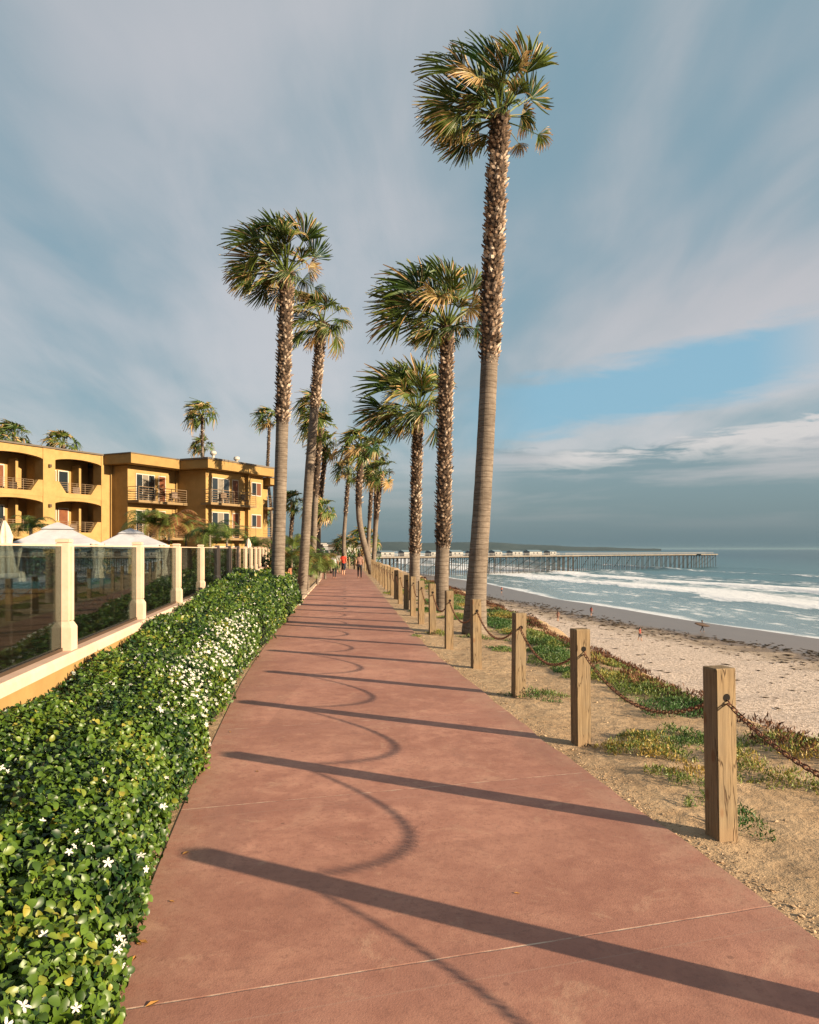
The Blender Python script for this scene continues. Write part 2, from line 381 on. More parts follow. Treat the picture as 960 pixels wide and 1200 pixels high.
M_white = mottled('shaded_canvas', (.34, .34, .36), (.42, .42, .44), 2, .8, .1, .01)  # white canvas greyed; the canopy's shade is in the colour
M_cream = mottled('cream_curtain', (.50, .40, .31), (.60, .49, .38), 6, .85, .5, .03)
M_metal = mat('bronze_metal', color=(.09, .06, .04), rough=.5, metal=.5)
M_brick = mottled('patio_wall', (.27, .11, .04), (.36, .17, .06), 2, .85, .3, .01)
M_patio = mottled('patio_paving', (.13, .08, .045), (.19, .12, .07), 1.5, .8, .2, .005)
def m_glass():
    m = bpy.data.materials.new('fence_glass'); m.use_nodes = True; nt = m.node_tree; nt.nodes.clear(); g = G(nt)
    o = g.node('ShaderNodeOutputMaterial'); t = g.node('ShaderNodeBsdfTransparent'); t.inputs[0].default_value = (.40, .47, .47, 1)
    gl = g.node('ShaderNodeBsdfGlossy'); gl.inputs['Roughness'].default_value = .015; gl.inputs['Color'].default_value = (.9, .95, .95, 1)
    fr = g.node('ShaderNodeFresnel'); fr.inputs[0].default_value = 1.52; mx = g.node('ShaderNodeMixShader')
    sm = (N(nt, fr.outputs[0]) * .36 + .015)
    # salt and dust streaks on the pane
    df = g.node('ShaderNodeBsdfDiffuse'); df.inputs[0].default_value = (.5, .42, .33, 1); mx2 = g.node('ShaderNodeMixShader')
    st = g.noise(g.scale(g.coord(), (9, 9, .7)), 1, 5, .7)
    nt.links.new(st.step(.58, .8, .004, .07).k, mx2.inputs[0])
    nt.links.new(sm.k, mx.inputs[0]); nt.links.new(t.outputs[0], mx.inputs[1]); nt.links.new(gl.outputs[0], mx.inputs[2])
    nt.links.new(mx.outputs[0], mx2.inputs[1]); nt.links.new(df.outputs[0], mx2.inputs[2]); nt.links.new(mx2.outputs[0], o.inputs[0])
    return m
M_glass = m_glass()
def m_sea(g):
    s = g.attr('shore'); v = g.coord(); x, y, z = g.sep(v)
    f1 = g.noise(g.scale(v, (.16, .05, .1), rot=(0, 0, R_(14))), 1, 8, .68, .9); f2 = g.noise(g.scale(v, (.5, .22, 1), rot=(0, 0, R_(14))), 1, 6, .7, .6)
    lace = (f1 * .55 + f2 * .45); ws = s + (f1 - .5) * 14.0
    def bnd(a, b, c, d): return ws.step(a, b) * (1 - ws.step(c, d))
    dens = bnd(35, 39, 44, 62) * .72 + bnd(46, 58, 66, 84) * .30 + bnd(70, 75, 80, 100) * .70 + bnd(92, 102, 112, 130) * .28 + bnd(160, 166, 170, 176) * .22 + bnd(3, 10, 28, 40) * .2 + bnd(118, 140, 190, 240) * .05
    sw = 1 - (s + (f2 - .5) * 3.0).step(.8, 3.4)
    foam = ((lace + dens * .52).step(.60, .74)) * dens.step(.02, .2) + sw * f2.step(.25, .5)
    foam = foam.clamp()
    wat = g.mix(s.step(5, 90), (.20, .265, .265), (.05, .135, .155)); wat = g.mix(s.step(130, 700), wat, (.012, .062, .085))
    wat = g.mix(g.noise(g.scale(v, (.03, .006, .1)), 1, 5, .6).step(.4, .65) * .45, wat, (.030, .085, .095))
    col = g.mix(foam * .95, wat, (.70, .71, .72))
    h = g.noise(g.scale(v, (.5, .17, 1), rot=(0, 0, R_(10))), 1, 8, .7) + f2 * .3
    bmp = g.node('ShaderNodeBump'); g.nt.links.new(h.k, bmp.inputs['Height']); bmp.inputs['Distance'].default_value = 1.0
    g.nt.links.new(s.step(0, 60, .06, .55).k, bmp.inputs['Strength'])
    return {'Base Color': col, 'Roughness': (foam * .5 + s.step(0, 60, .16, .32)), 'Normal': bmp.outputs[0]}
M_sea = mat('sea_water', m_sea, spec=.5)

# ------------------------------------------------------------------ ground sheet
def grid_mesh(name, X, Y, Z, attrs=None, smooth=True):
    n, m = X.shape; V = np.stack([X, Y, Z], -1).reshape(-1, 3); i = np.arange(n * m).reshape(n, m)
    Fq = np.stack([i[:-1, :-1], i[:-1, 1:], i[1:, 1:], i[1:, :-1]], -1).reshape(-1, 4)
    return np_mesh(name, V, Fq, {k: a.ravel() for k, a in (attrs or {}).items()}, smooth)
Yr = np.concatenate([np.arange(-30, 0, 2), np.arange(0, 30, .22), np.arange(30, 80, .8), np.arange(80, 300, 3), np.geomspace(300, 40000, 40)])
rl = np.concatenate([-np.geomspace(6000, 4.6, 30), np.arange(-4.2, .4, .3), np.arange(.4, 6, .16), np.arange(6, 18, .6)])
nb = 60
Xg = []
for y in Yr:
    a = XB(y) + rl; e = XS(y) + 45; b = np.linspace(a[-1], max(e, a[-1] + 20), nb + 1)[1:]; Xg.append(np.concatenate([a, b]))
Xg = np.array(Xg); Yg = np.repeat(Yr[:, None], Xg.shape[1], 1)
o = link('ground', grid_mesh('ground', Xg, Yg, terrain_z(Xg, Yg)), M_ground); tag(o, kind='structure')
# path slab
Yp = np.concatenate([np.arange(-8, 30, .25), np.arange(30, 104, 1.0)]); q = np.linspace(0, 1, 9)
XX = XL(Yp)[:, None] * (1 - q) + XR(Yp)[:, None] * q
XX = XX + np.where((q > .99)[None], .012 * wave(Yp, 21, 5, 3.0)[:, None], 0)
skew = np.array([XR(y) * .12 for y in Yp])
al = np.repeat(Yp[:, None], 9, 1)
me = grid_mesh('path', XX, al, np.full_like(XX, .012), {'along': al - XX * .29, 'across': np.repeat(q[None] * 0 + q[None], len(Yp), 0)}, False)
bm = bmesh.new(); bm.from_mesh(me)
r = bmesh.ops.extrude_face_region(bm, geom=bm.faces[:]); bmesh.ops.translate(bm, vec=(0, 0, -.14), verts=[e for e in r['geom'] if isinstance(e, bmesh.types.BMVert)])
bmesh.ops.recalc_face_normals(bm, faces=bm.faces); bm.to_mesh(me); bm.free()
tag(link('path', me, M_path), kind='structure')
# pale kerb along the far left edge of the path
Yk = np.arange(24, 62, .5); b = MB()
b.loft([[(XL(y) - .16, y, -.06), (XL(y) - .003, y, -.06), (XL(y) - .003, y, .05), (XL(y) - .16, y, .05)] for y in Yk])
tag(b.build('path_kerb', mottled('kerb_concrete', (.52, .38, .26), (.62, .47, .33), 5)), kind='structure')

# ------------------------------------------------------------------ sea
sv = np.concatenate([np.arange(-14, 200, 1.4), np.arange(200, 400, 6), np.geomspace(400, 45000, 40)])
Ys = np.concatenate([np.arange(-60, 560, 4), np.geomspace(560, 60000, 45)])
S2, Y2 = np.meshgrid(sv, Ys); wob = 4.5 * wave(Y2, 31, 5, .018) + 1.2 * wave(Y2, 32, 4, .11); wob = wob * np.clip(S2 / 40, 0, 1) + 1.0 * wave(Y2, 33, 5, .09) * np.clip(1 - S2 / 40, 0, 1)
SS = S2 + wob
def crest(c0, h, w0, w1, sd): d = SS - c0; return h * (.6 + .4 * np.clip(wave(Y2, sd, 4, .03), -1, 1)) * np.exp(-np.where(d < 0, (d / w0) ** 2, (d / w1) ** 2))
Z2 = SEA + crest(40, .5, 2, 9, 1) + crest(75, .75, 2.2, 12, 2) + crest(118, .7, 5, 12, 5) + crest(166, 1.5, 5, 12, 3) + crest(225, .9, 12, 20, 4) + .10 * fbm2(S2, Y2 * .4, 7, .09, 4) * np.clip(S2 / 40, 0, 1) * (S2 < 420)
tag(link('sea', grid_mesh('sea', XS(Y2) + S2, Y2, Z2, {'shore': SS}), M_sea), kind='structure')
# headland across the bay
def hill(name, uu, vv, D, depth, m):
    us = np.linspace(uu[0], uu[-1], 60); tops = np.interp(us, uu, vv) + .25 * wave(us, 44, 5, .12)
    Xa = (us - 480) / F * D; Za = H + (HZ - tops) / F * D
    rows = [(-.35, 0), (-.15, .55), (0, 1), (.5, 1.05), (1, 0)]
    X = np.array([Xa * (1 + t * depth / D) for t, k in rows]); Yh = np.array([np.full_like(Xa, D + t * depth) for t, k in rows])
    Z = np.array([SEA - 2 + (Za - SEA + 2) * k for t, k in rows])
    return tag(link(name, grid_mesh(name, X, Yh, Z), m), kind='structure')
M_hill = mottled('hazed_headland_scrub', (.030, .050, .055), (.05, .07, .07), .004, .95, 0, .1)  # scrub colour tinted blue to carry distance haze
hill('headland', [300, 430, 470, 520, 560, 600, 660, 720, 775], [634, 636, 635, 636.5, 634.5, 637, 640, 641.8, 643.4], 5200, 900, M_hill)
# ------------------------------------------------------------------ palms
def fan_template(nseg=26, spread=105, fold=.05, droop=.3, seed=0, along=5):
    """a fan leaf of radius 1: hub at origin, axis +x, pleated segments that split and droop at the tips"""
    r = np.random.default_rng(seed); V, Fc, T = [], [], []
    ang = np.radians(np.linspace(-spread, spread, nseg)); da = ang[1] - ang[0]
    for a in ang:
        a += r.normal(0, .02); Ls = (.80 + .20 * math.cos(a * .8)) * r.uniform(.86, 1.06); dr = droop * r.uniform(.4, 2.0); side = r.normal(0, .10); dseg = r.uniform(.4, .75) if r.random() < .16 else 0
        b0 = len(V)
        for i in range(along):
            t = [0.04, .3, .55, .8, 1.0][i] if along == 5 else [0.04, .5, 1.0][i]
            w_ = {0: .5, 1: .55, 2: .55, 3: .40, 4: .04}[i if along == 5 else i * 2] * da * min(t, .72)
            rad = t * Ls; aa = a + side * max(0, t - .5)
            c_, s_ = math.cos(aa), math.sin(aa); z = -dr * max(0, t - .35) ** 2 * 1.6 + (.28 + .22 * (seed % 3)) * (1 - math.cos(a)) * t * 1.4
            for k, zf in ((-1, fold * t * .5), (0, -fold * t * .5), (1, fold * t * .5)):
                V.append((rad * c_ - s_ * w_ * k, rad * s_ + c_ * w_ * k, z + zf * (1 - t * .7))); T.append(min(1.6, t + dseg * 2 * (t > .25)))
        for i in range(along - 1):
            for k in (0, 1): p = b0 + i * 3 + k; Fc.append((p, p + 1, p + 4, p + 3))
    return np.array(V), np.array(Fc), np.array(T)
FANS = [fan_template(n_, sp_, .07, d, s) for s, (n_, sp_, d) in enumerate(((30, 62, .20), (26, 48, .40), (32, 80, .65), (28, 56, .3)))]
FANS_LO = [fan_template(14, 110, .08, d, s + 9, 3) for s, d in enumerate((.3, .5, .8))]
def crown_mesh(name, leaves, seed, lo=False):
    """leaves: (origin, hub, axis, size, dead, up)"""
    r = np.random.default_rng(seed); Vs, Fs, Ts, nv = [], [], [], 0
    for (o_, hub, ax, size, dead, up) in leaves:
        V0, F0, T0 = (FANS_LO if lo else FANS)[r.integers(0, 3 if lo else 4)]
        ax = Vector(ax).normalized(); Z = Vector(up); Z = (Z - ax * Z.dot(ax)).normalized(); Yv = Z.cross(ax)
        V, Fq = scatter(V0, F0, np.array([hub]), np.array([ax]), np.array([Yv]), np.array([Z]), [size])
        V = V + r.normal(0, .006 * size, V.shape)
        fr = np.clip((np.linalg.norm(V - np.array(hub), axis=1) / size), 0, 1)
        V[:, 0] -= .24 * size * fr ** 2; V[:, 2] -= .08 * size * fr ** 3                           # the sea breeze combs the tips inland
        base = .62 if dead > .5 else r.uniform(0, .42)
        T = np.clip(base + (T0 > .7) * (.20 + .25 * dead) + (T0 > .95) * .2 + np.clip(T0 - 1, 0, .6) * .6 + r.normal(0, .05, len(V)) + dead * .3, 0, 1)
        Vs.append(V); Fs.append(Fq + nv); Ts.append(T); nv += len(V)
        # petiole, a thin four sided stalk
        o_, hub = Vector(o_), Vector(hub); mid = (o_ + hub) / 2 + Vector((0, 0, .05 * size)); t = (hub - o_).normalized(); a = t.cross(Vector((0, 0, 1)) if abs(t.z) < .9 else Vector((1, 0, 0))).normalized(); bb = t.cross(a); rr = .028 * size
        pv = []
        for p, k in ((o_, 1.5), (mid, 1.0), (hub + ax * .1 * size, .6)):
            for sx, sy in ((1, 1), (-1, 1), (-1, -1), (1, -1)): pv.append(p + a * sx * rr * k + bb * sy * rr * k * .6)
        pf = [(i * 4 + j, i * 4 + (j + 1) % 4, i * 4 + 4 + (j + 1) % 4, i * 4 + 4 + j) for i in (0, 1) for j in range(4)]
        Vs.append(np.array(pv)); Fs.append(np.array(pf) + nv); Ts.append(np.full(12, .72 if dead > .5 else .5)); nv += 12
    return np_mesh(name, np.concatenate(Vs), np.concatenate(Fs), {'tone': np.concatenate(Ts)})
def auto_leaves(top, size, n, seed, hang=.3, extra=()):
    r = np.random.default_rng(seed); L_ = []
    for i in range(n):
        az_ = i * 2.39996 + r.uniform(-.3, .3); f = (i + .5) / n; e_ = R_(82 - 112 * f ** .85 + r.uniform(-8, 8))
        d = Vector((math.cos(az_) * math.cos(e_), math.sin(az_) * math.cos(e_), math.sin(e_)))
        d = (d + Vector((-.30, .05, .0)) * (1.0 - .3 * f)).normalized()
        if d.x > .35 and d.z < -.05 and r.random() < .6: continue
        pl_ = size * r.uniform(.62, .95) * (1 - .15 * f); hub = Vector(top) + d * pl_ + Vector((0, 0, -.10 * size * f))
        ax = (d + Vector((-.25, 0, -.30 - .3 * f + r.uniform(-.15, .15)))).normalized()
        up = Vector((r.uniform(-.35, .35), r.uniform(-.5, .2), 1)) - d * .25
        L_.append((top, hub, ax, size * r.uniform(.62, .88), 1.0 if (f > .8 and r.random() < .22) else r.uniform(0, .35), up))
    for (du, dd, dv, dx_, dz_, s_, dead) in extra: pass
    return L_
def palm(trunk_px, D, width, label, seed, size, n=26, rough_from=.5, rough_w=1.25, group=None, lo=False, leaves=None, flare=1.5, name='palm_tree', cat='palm tree', hub_shift=(0, 0)):
    """trunk_px: photo points base..top at distance D; width: smooth trunk diameter (m)"""
    pts = [PX(u, v, D + (0 if len(t) < 3 else t[2])) for t in trunk_px for u, v in [t[:2]]]
    gz = float(terrain_z(np.array([pts[0].x]), np.array([pts[0].y]))[0]); gz = min(gz, 0); base = Vector((pts[0].x, pts[0].y, gz))
    pts = [p - base for p in pts]; pts[0].z = -.25
    # resample smoothly
    P = np.array(pts); t = np.concatenate([[0], np.cumsum(np.linalg.norm(np.diff(P, axis=0), axis=1))]); Lt = t[-1]
    nn = 50 if not lo else 14; tt = np.linspace(0, Lt, nn)
    Q = np.stack([np.interp(tt, t, P[:, i]) for i in range(3)], 1); k_ = max(3, nn // 7) | 1
    Qp = np.concatenate([np.repeat(Q[:1], k_ // 2, 0), Q, np.repeat(Q[-1:], k_ // 2, 0)]); Q2 = np.stack([np.convolve(Qp[:, i], np.ones(k_) / k_, 'valid') for i in range(3)], 1); Q2[0], Q2[-1] = Q[0], Q[-1]; Q = Q2
    fr = tt / Lt; r = np.random.default_rng(seed)
    rad = width / 2 * (1.02 - .14 * fr + (flare - 1) * np.exp(-fr * Lt / 1.0)); rad = rad * (1 + .015 * np.sin(tt * 9 + seed))
    root = thing(name, label, cat, base, 0, group)
    mb = MB(); mb.tube([Vector(p) for p in Q], list(rad), 16 if not lo else 8)
    mb.build('trunk', M_trunk, root, smooth=True)
    # old leaf bases on the upper trunk
    z0 = rough_from * Lt
    if rough_from < 1:
        step_ = (.0095 if not lo else .05) * (1 if width > .3 else 1.2); m = int((Lt - z0) / step_); ti = z0 + (Lt - z0) * (np.arange(m) + .5) / m
        phi = np.arange(m) * 2.39996 + r.normal(0, .12, m); c0 = np.stack([np.interp(ti, tt, Q[:, i]) for i in range(3)], 1); rr = np.interp(ti, tt, rad)
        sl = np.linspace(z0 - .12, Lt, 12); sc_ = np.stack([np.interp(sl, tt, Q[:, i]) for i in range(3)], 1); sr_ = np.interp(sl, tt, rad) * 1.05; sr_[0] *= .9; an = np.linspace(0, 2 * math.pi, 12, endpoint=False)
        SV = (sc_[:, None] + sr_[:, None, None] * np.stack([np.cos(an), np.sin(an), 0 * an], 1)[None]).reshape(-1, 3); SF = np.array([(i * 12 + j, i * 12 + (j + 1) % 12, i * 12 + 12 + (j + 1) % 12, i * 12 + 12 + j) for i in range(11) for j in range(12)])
        ed = np.clip((ti - z0) / .25, .35, 1) * np.where(ti > Lt - .35, 1.05, 1)
        out = np.stack([np.cos(phi), np.sin(phi), np.zeros(m)], 1); up = np.tile([0., 0, 1], (m, 1)) + out * r.uniform(.35, 1.1, (m, 1)) + r.normal(0, .14, (m, 3)); up = unit(up); sd = unit(np.cross(up, out))
        nz = np.cross(sd, up)
        V0 = np.array([(-.5, 0, -.1), (.5, 0, -.1), (-.42, .55, .0), (.42, .55, .0), (0, .5, .30), (-.16, 1.05, .12), (.16, 1.05, .12), (0, 0, .22)])
        F0 = np.array([(0, 7, 4, 2), (7, 1, 3, 4), (2, 4, 6, 5), (4, 3, 6, 6), (2, 3, 1, 0), (5, 6, 3, 2)])
        F0 = np.array([(0, 7, 4, 2), (7, 1, 3, 4), (2, 4, 6, 5), (2, 3, 1, 0), (5, 6, 3, 2)])
        sc = width * (.27 if not lo else .42) * r.uniform(.7, 1.3, m) * ed
        V, Fq = scatter(V0, F0, c0 + out * (rr * (1.0 if not lo else .9))[:, None], sd, up, -nz if False else out, sc)
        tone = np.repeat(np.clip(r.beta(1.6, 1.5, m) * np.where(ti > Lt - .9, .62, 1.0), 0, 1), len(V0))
        tone = np.clip(tone + np.tile(np.array([-.2, -.2, 0, 0, .1, .25, .25, -.1]), m), 0, 1)  # darker stub roots, paler tips: gap shade and highlights put into the tone
        Fq = np.concatenate([Fq, SF + len(V)]); V = np.concatenate([V, SV]); tone = np.concatenate([tone, np.full(len(SV), .05)])  # dark sleeve under the stubs paints the shade in their gaps
        link('rough_bark', np_mesh('rough_bark', V, Fq, {'tone': tone}), M_stub, root)
    top = Vector(Q[-1]) + Vector((0, 0, -.05))
    if leaves:
        L_ = leaves(top, D) + [(t_[0], Vector(t_[1]), t_[2], t_[3], t_[4] * .4, t_[5]) for t_ in auto_leaves(top, size * .72, 15, seed + 40)]
    else: L_ = auto_leaves(top, size, n, seed)
    link('crown', crown_mesh('crown', L_, seed + 5, lo), M_frond, root)
    return root
def aimed(spec, size):
    """leaves given by where each fan sits around the trunk top, in metres: (dx, dy, dz, tip dx, tip dy, tip dz, size, dead)"""
    def f(top, D):
        out = []
        for (hx, hy, hz, tx, ty, tz, s, dead) in spec:
            hub = top + Vector((hx, hy, hz)) * size; ax = Vector((tx, ty, tz)); up = Vector((0, -1, .25)) if abs(tz) > abs(tx) * 0.0 and hy <= .2 else Vector((0, 1, .4))
            out.append((top, hub, ax, s * size, dead, up))
        return out
    return f
# fans of the tallest palm as they stand in the wind (units: photo pixels from the trunk top, /48)
def px_fans(lst, size, jit=0):
    lst = [t[:6] + (t[6] * (.95 if t[5] >= .75 else .80), t[7] * .8) for i, t in enumerate(lst) if i not in (6, 12, 22)]
    return aimed([(a / 48, d, -b_ / 48, tx, ty, tz, s, dead) for (a, b_, d, tx, ty, tz, s, dead) in lst], size)
A_F = [(-10, -48, -.2, -.10, -.1, 1, 1.25, .1), (-20, -42, .5, -.35, .2, 1, 1.2, .1), (28, -46, -.3, .35, -.2, 1, 1.2, .1), (38, -36, .4, .6, .3, .9, 1.0, .2),
       (-42, -46, -.2, -.8, 0, .75, 1.15, .1), (-50, -32, .3, -1, .2, .35, 1.1, .2), (-48, -22, -.6, -1, -.4, .0, 1.0, .5), (-46, -8, .2, -1, .1, -.3, 1.1, .2), (-48, 2, -.3, -.8, -.2, -.8, 1.0, .3),
       (-38, 8, .5, -.6, .3, -1, .9, .3), (-60, -12, -.1, -1, 0, -.4, .95, .6), (-30, -22, -.9, -.5, -1, -.3, .9, .8), (-14, -30, -.8, -.2, -1, .2, .9, .4), (16, -34, -.7, .3, -.8, .1, .85, .7),
       (30, -24, .6, .7, .6, .1, .8, .8), (44, 20, -.1, .9, -.1, -.5, .62, .6), (24, 22, .2, .3, 0, -1, .45, .7), (0, -52, .7, 0, .5, 1, 1.1, .1), (-26, -40, .9, -.5, .8, .5, 1.1, .2), (-34, -14, .9, -.7, .7, -.3, 1.0, .4), (10, -44, .8, .2, .6, .8, 1.0, .2), (-24, -4, .6, -.4, .3, -.7, .7, .8),
       (-28, -34, -.5, -.5, -.6, .4, .95, .6), (2, -38, -.5, .1, -.7, .6, .9, .3)]
B_F = [(-2, -50, -.2, .05, -.1, 1, 1.15, .1), (-18, -48, .4, -.3, .3, 1, 1.1, .2), (-38, -46, -.2, -.6, 0, .8, 1.2, .1), (-50, -36, .3, -1, .1, .3, 1.25, .1), (-46, -24, -.4, -1, -.3, -.1, 1.1, .4), (-58, -10, -.1, -1, 0, -.25, 1.1, .3), (-50, 0, .3, -.8, .2, -.7, 1.0, .3),
       (30, -48, -.1, .55, 0, .9, 1.0, .1), (34, -32, .3, .9, .3, .4, .95, .4), (26, -20, -.5, .6, -.4, -.2, .8, .8), (38, -4, .2, .9, .1, -.3, .7, .5), (-16, 4, -.2, -.3, -.2, -1, .75, .5), (-24, -30, -.8, -.4, -1, 0, 1.0, .5), (6, -40, -.7, .1, -1, .4, .95, .3),
       (-6, -44, .8, 0, .7, .8, 1.1, .2), (-30, -20, .8, -.6, .8, -.2, 1.0, .4), (14, -46, .5, .3, .4, 1, 1.0, .1), (-34, -38, .7, -.6, .5, .5, 1.1, .2), (20, -34, .8, .4, .8, .2, .9, .5), (-14, -26, -.9, -.2, -1, -.3, .8, .9)]
NEAR = 'tall fan palms lining the boardwalk'
palm([(556, 746), (557, 700), (562, 640), (567, 560), (573, 440), (578, 300), (586, 138)], 18.0, .43, 'tallest fan palm, nearest the camera, leaning slightly right behind the chain posts', 1, 1.0, rough_from=.53, flare=1.55, leaves=px_fans(A_F, .97), group=NEAR)
palm([(518, 718), (517, 690), (519, 640), (521, 540), (524, 383)], 24.4, .42, 'second fan palm right of the path, shaggy trunk, crown just left of the tallest palm', 2, 1.3, rough_from=.23, flare=1.35, leaves=px_fans(B_F, 1.17), group=NEAR)
palm([(486, 712), (486, 660), (488, 560), (490, 485)], 30, .40, 'third and shortest of the big right-hand palms, round yellowish crown over a shaggy trunk', 3, 1.5, rough_from=.25, flare=1.2, leaves=px_fans([(a * .85, b_ * .8 , d, tx, ty, tz, s, min(.45, dd)) for (a, b_, d, tx, ty, tz, s, dd) in B_F[::1] if (a, b_) not in ((-50, -36), (-34, -38), (-46, -24))], 1.30), group=NEAR)
palm([(325, 715), (326, 660), (331, 490), (336, 321)], 24.0, .42, 'big fan palm left of the path at the far end of the green hedge', 4, 1.2, rough_from=.56, flare=1.15, leaves=px_fans([(a, b_, -d if abs(d) > .6 else d, tx, ty, tz, s, dd) for (a, b_, d, tx, ty, tz, s, dd) in A_F], .99), group=NEAR)
palm([(353, 702), (357, 650), (362, 560), (371, 450), (378, 378)], 33.0, .42, 'fan palm with small ragged crown leaning right behind the hedge palm', 5, 1.15, n=22, rough_from=.68, flare=1.1, group=NEAR)
FAR = 'distant fan palms along the boardwalk'
far = [
 ([(366, 668), (366, 600), (369, 480)], 58, .42, 1.30, 'distant palm with dark crown peeking out behind the ragged left palm trunk', 11),
 ([(366, 668), (370, 580), (376, 502)], 54, .42, 1.25, 'distant palm with rounded crown just below the highest crown of the left cluster', 12),
 ([(372, 668), (374, 600), (382, 524)], 62, .42, 1.2, 'distant slim palm rightmost of the left cluster, small crown', 13),
 ([(319, 662), (318, 590), (313, 560), (316, 494)], 82, .34, 1.35, 'thin bending palm behind the end of the hotel', 14),
 ([(337, 668), (340, 640), (344, 590)], 70, .36, 1.2, 'short distant palm between hotel end and ragged left palm', 15),
 ([(357, 672), (366, 630), (378, 600)], 56, .44, 1.05, 'short palm leaning right at the left path edge', 16),
 ([(403, 664), (403, 630), (409, 552)], 78, .42, 1.3, 'slim palm at left of the leaning palm group on the right', 17),
 ([(437, 668), (429, 645), (421, 615), (420, 580), (424, 525)], 60, .50, 1.45, 'palm with strongly curved trunk rising from the post row', 18),
 ([(432, 664), (432, 630), (436, 560)], 72, .38, 1.25, 'slim upright palm right behind the curved palm', 19),
 ([(437, 662), (441, 610), (447, 556)], 66, .40, 1.35, 'slim palm leaning right, rightmost of the far group', 20),
 ([(438, 664), (440, 600), (442, 530)], 74, .38, 1.3, 'tall palm with crown overlapping the curved palm', 21),
 ([(404, 664), (404, 640)], 84, .5, 1.15, 'low bushy palm at the far end of the path', 22),
 ([(424, 664), (428, 634)], 80, .6, 1.45, 'stout low palm at the path end beside the curved palm', 23),
 ([(238, 640), (237, 488)], 88, .36, 1.65, 'lone taller palm above the hotel roof', 24),
 ([(239, 640), (238, 524)], 96, .36, 1.35, 'lower palm in front of the lone roof palm', 25),
 ([(17, 640), (17, 512)], 92, .5, 1.9, 'palm top showing above the far left roof corner', 26),
 ([(74, 640), (74, 522)], 92, .5, 1.8, 'palm top showing above the roof near the ridge column', 27),
 ([(310, 662), (311, 610)], 84, .4, 1.2, 'small dark palm under the hotel end balcony', 28)]
for px_, D_, w_, sz, lb, sd in far:
    palm(px_, D_, w_, lb, sd, sz, n=19, rough_from=.55 if sd < 22 else .8, flare=1.1, group=FAR, lo=True)

# ------------------------------------------------------------------ hedge with flowers
Y0h, Y1h = -2.0, 27.5
def hedge_prof(y):
    """inner foot x, outer foot x, height at wall, height of shoulder"""
    xo = XL(y) + .0 - .10 * np.clip((y - 3) / 5, 0, 1) + .10 * np.clip((y - 11) / 8, 0, 1) + .05 * wave(y, 51, 5, 1.6); xi = -3.44 - .141 * (y - 7.83)
    h = .60 + .029 * np.clip(y - 3, 0, 30) + .035 * wave(y, 52, 4, .9)
    h = np.where(y > Y1h - 1.0, h * np.sqrt(np.clip((Y1h - y) / 1.0, 0.02, 1)), h)
    return xi, xo, h
def hedge_pt(t, y):
    """t 0 (foot on the path side) .. 1 (at the wall)"""
    xi, xo, h = hedge_prof(y); W = xo - xi
    # superellipse-like section: steep side, rounded shoulder, nearly level top
    a = np.clip(t / .42, 0, 1) ** .85 * (math.pi / 2)
    sx = .24 * W * (1 - np.cos(a)) ** 1.2 ; sz = np.sin(a) ** .85
    t2 = np.clip((t - .42) / .58, 0, 1)
    x = xo - sx - t2 * (W * .76); z = h * (sz * .90 + .10 * t2)
    bulge = .05 * np.sin(a * 2) ; x = x + bulge
    n = fbm2(x * 1.0, y, 61, 2.4, 4) * .030 + fbm2(x, y, 62, 9, 2) * .012
    return x, y, z + n * np.clip(t * 4, 0.2, 1), n
tv = np.linspace(0, 1, 22); yv = np.arange(Y0h, Y1h + .01, .25); T2, YY = np.meshgrid(tv, yv)
hx, hy, hz_, _ = hedge_pt(T2, YY)
hd = thing('hedge', 'long dense glossy green hedge with white star flowers between wall and path', 'hedge', (-1.9, 3, 0))
def rel(o_, root): o_.location = -Vector(root.location); return o_
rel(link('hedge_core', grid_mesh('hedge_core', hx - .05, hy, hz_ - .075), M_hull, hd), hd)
def hedge_scatter(y0, y1, dens, seed):
    r = np.random.default_rng(seed); area = 2.9 * (y1 - y0); n = int(area * dens); t = r.random(n); y = r.uniform(y0, y1, n)
    e = .004; x0, _, z0, _ = hedge_pt(t, y); xa, _, za, _ = hedge_pt(np.clip(t + e, 0, 1), y); xb, _, zb, _ = hedge_pt(np.clip(t - e, 0, 1), y)
    xc, _, zc, _ = hedge_pt(t, y + .03)
    tx, tz = xa - xb, za - zb; nrm = unit(np.stack([-tz * -1 * -1, np.zeros(n), tx * -1], 1)); nrm = np.where(nrm[:, 2:3] < -.2, -nrm, nrm)
    nrm = unit(np.stack([np.abs(tz) + .0, -(zc - z0) / .03 * np.abs(tx) * 1.0, np.abs(tx)], 1) + 1e-6)
    return r, n, t, np.stack([x0, y, z0], 1), nrm
# oval leaf, folded along its midrib, 6 quads
LV = np.array([(0, 0, 0), (.22, .26, .12), (.22, -.26, .12), (.5, 0, .02), (.5, .36, .16), (.5, -.36, .16), (.80, .27, .06), (.80, -.27, .06), (.78, 0, -.05), (1.0, 0, -.14), (.22, 0, .02)])
LF = np.array([(0, 1, 10, 10), (0, 10, 2, 2), (10, 1, 4, 3), (10, 3, 5, 2), (3, 4, 6, 8), (3, 8, 7, 5), (8, 6, 9, 9), (8, 9, 7, 7)])
def split_tris(F0): return F0
LF = np.array([(0, 2, 10, 1), (10, 3, 4, 1), (10, 2, 5, 3), (3, 8, 6, 4), (3, 5, 7, 8), (8, 7, 9, 6)])
LV2 = np.array([(0, 0, 0), (.5, .33, .05), (.5, -.33, .05), (1, 0, 0)]); LF2 = np.array([(0, 2, 3, 1)])
Vs, Fs, Ts, nv = [], [], [], 0
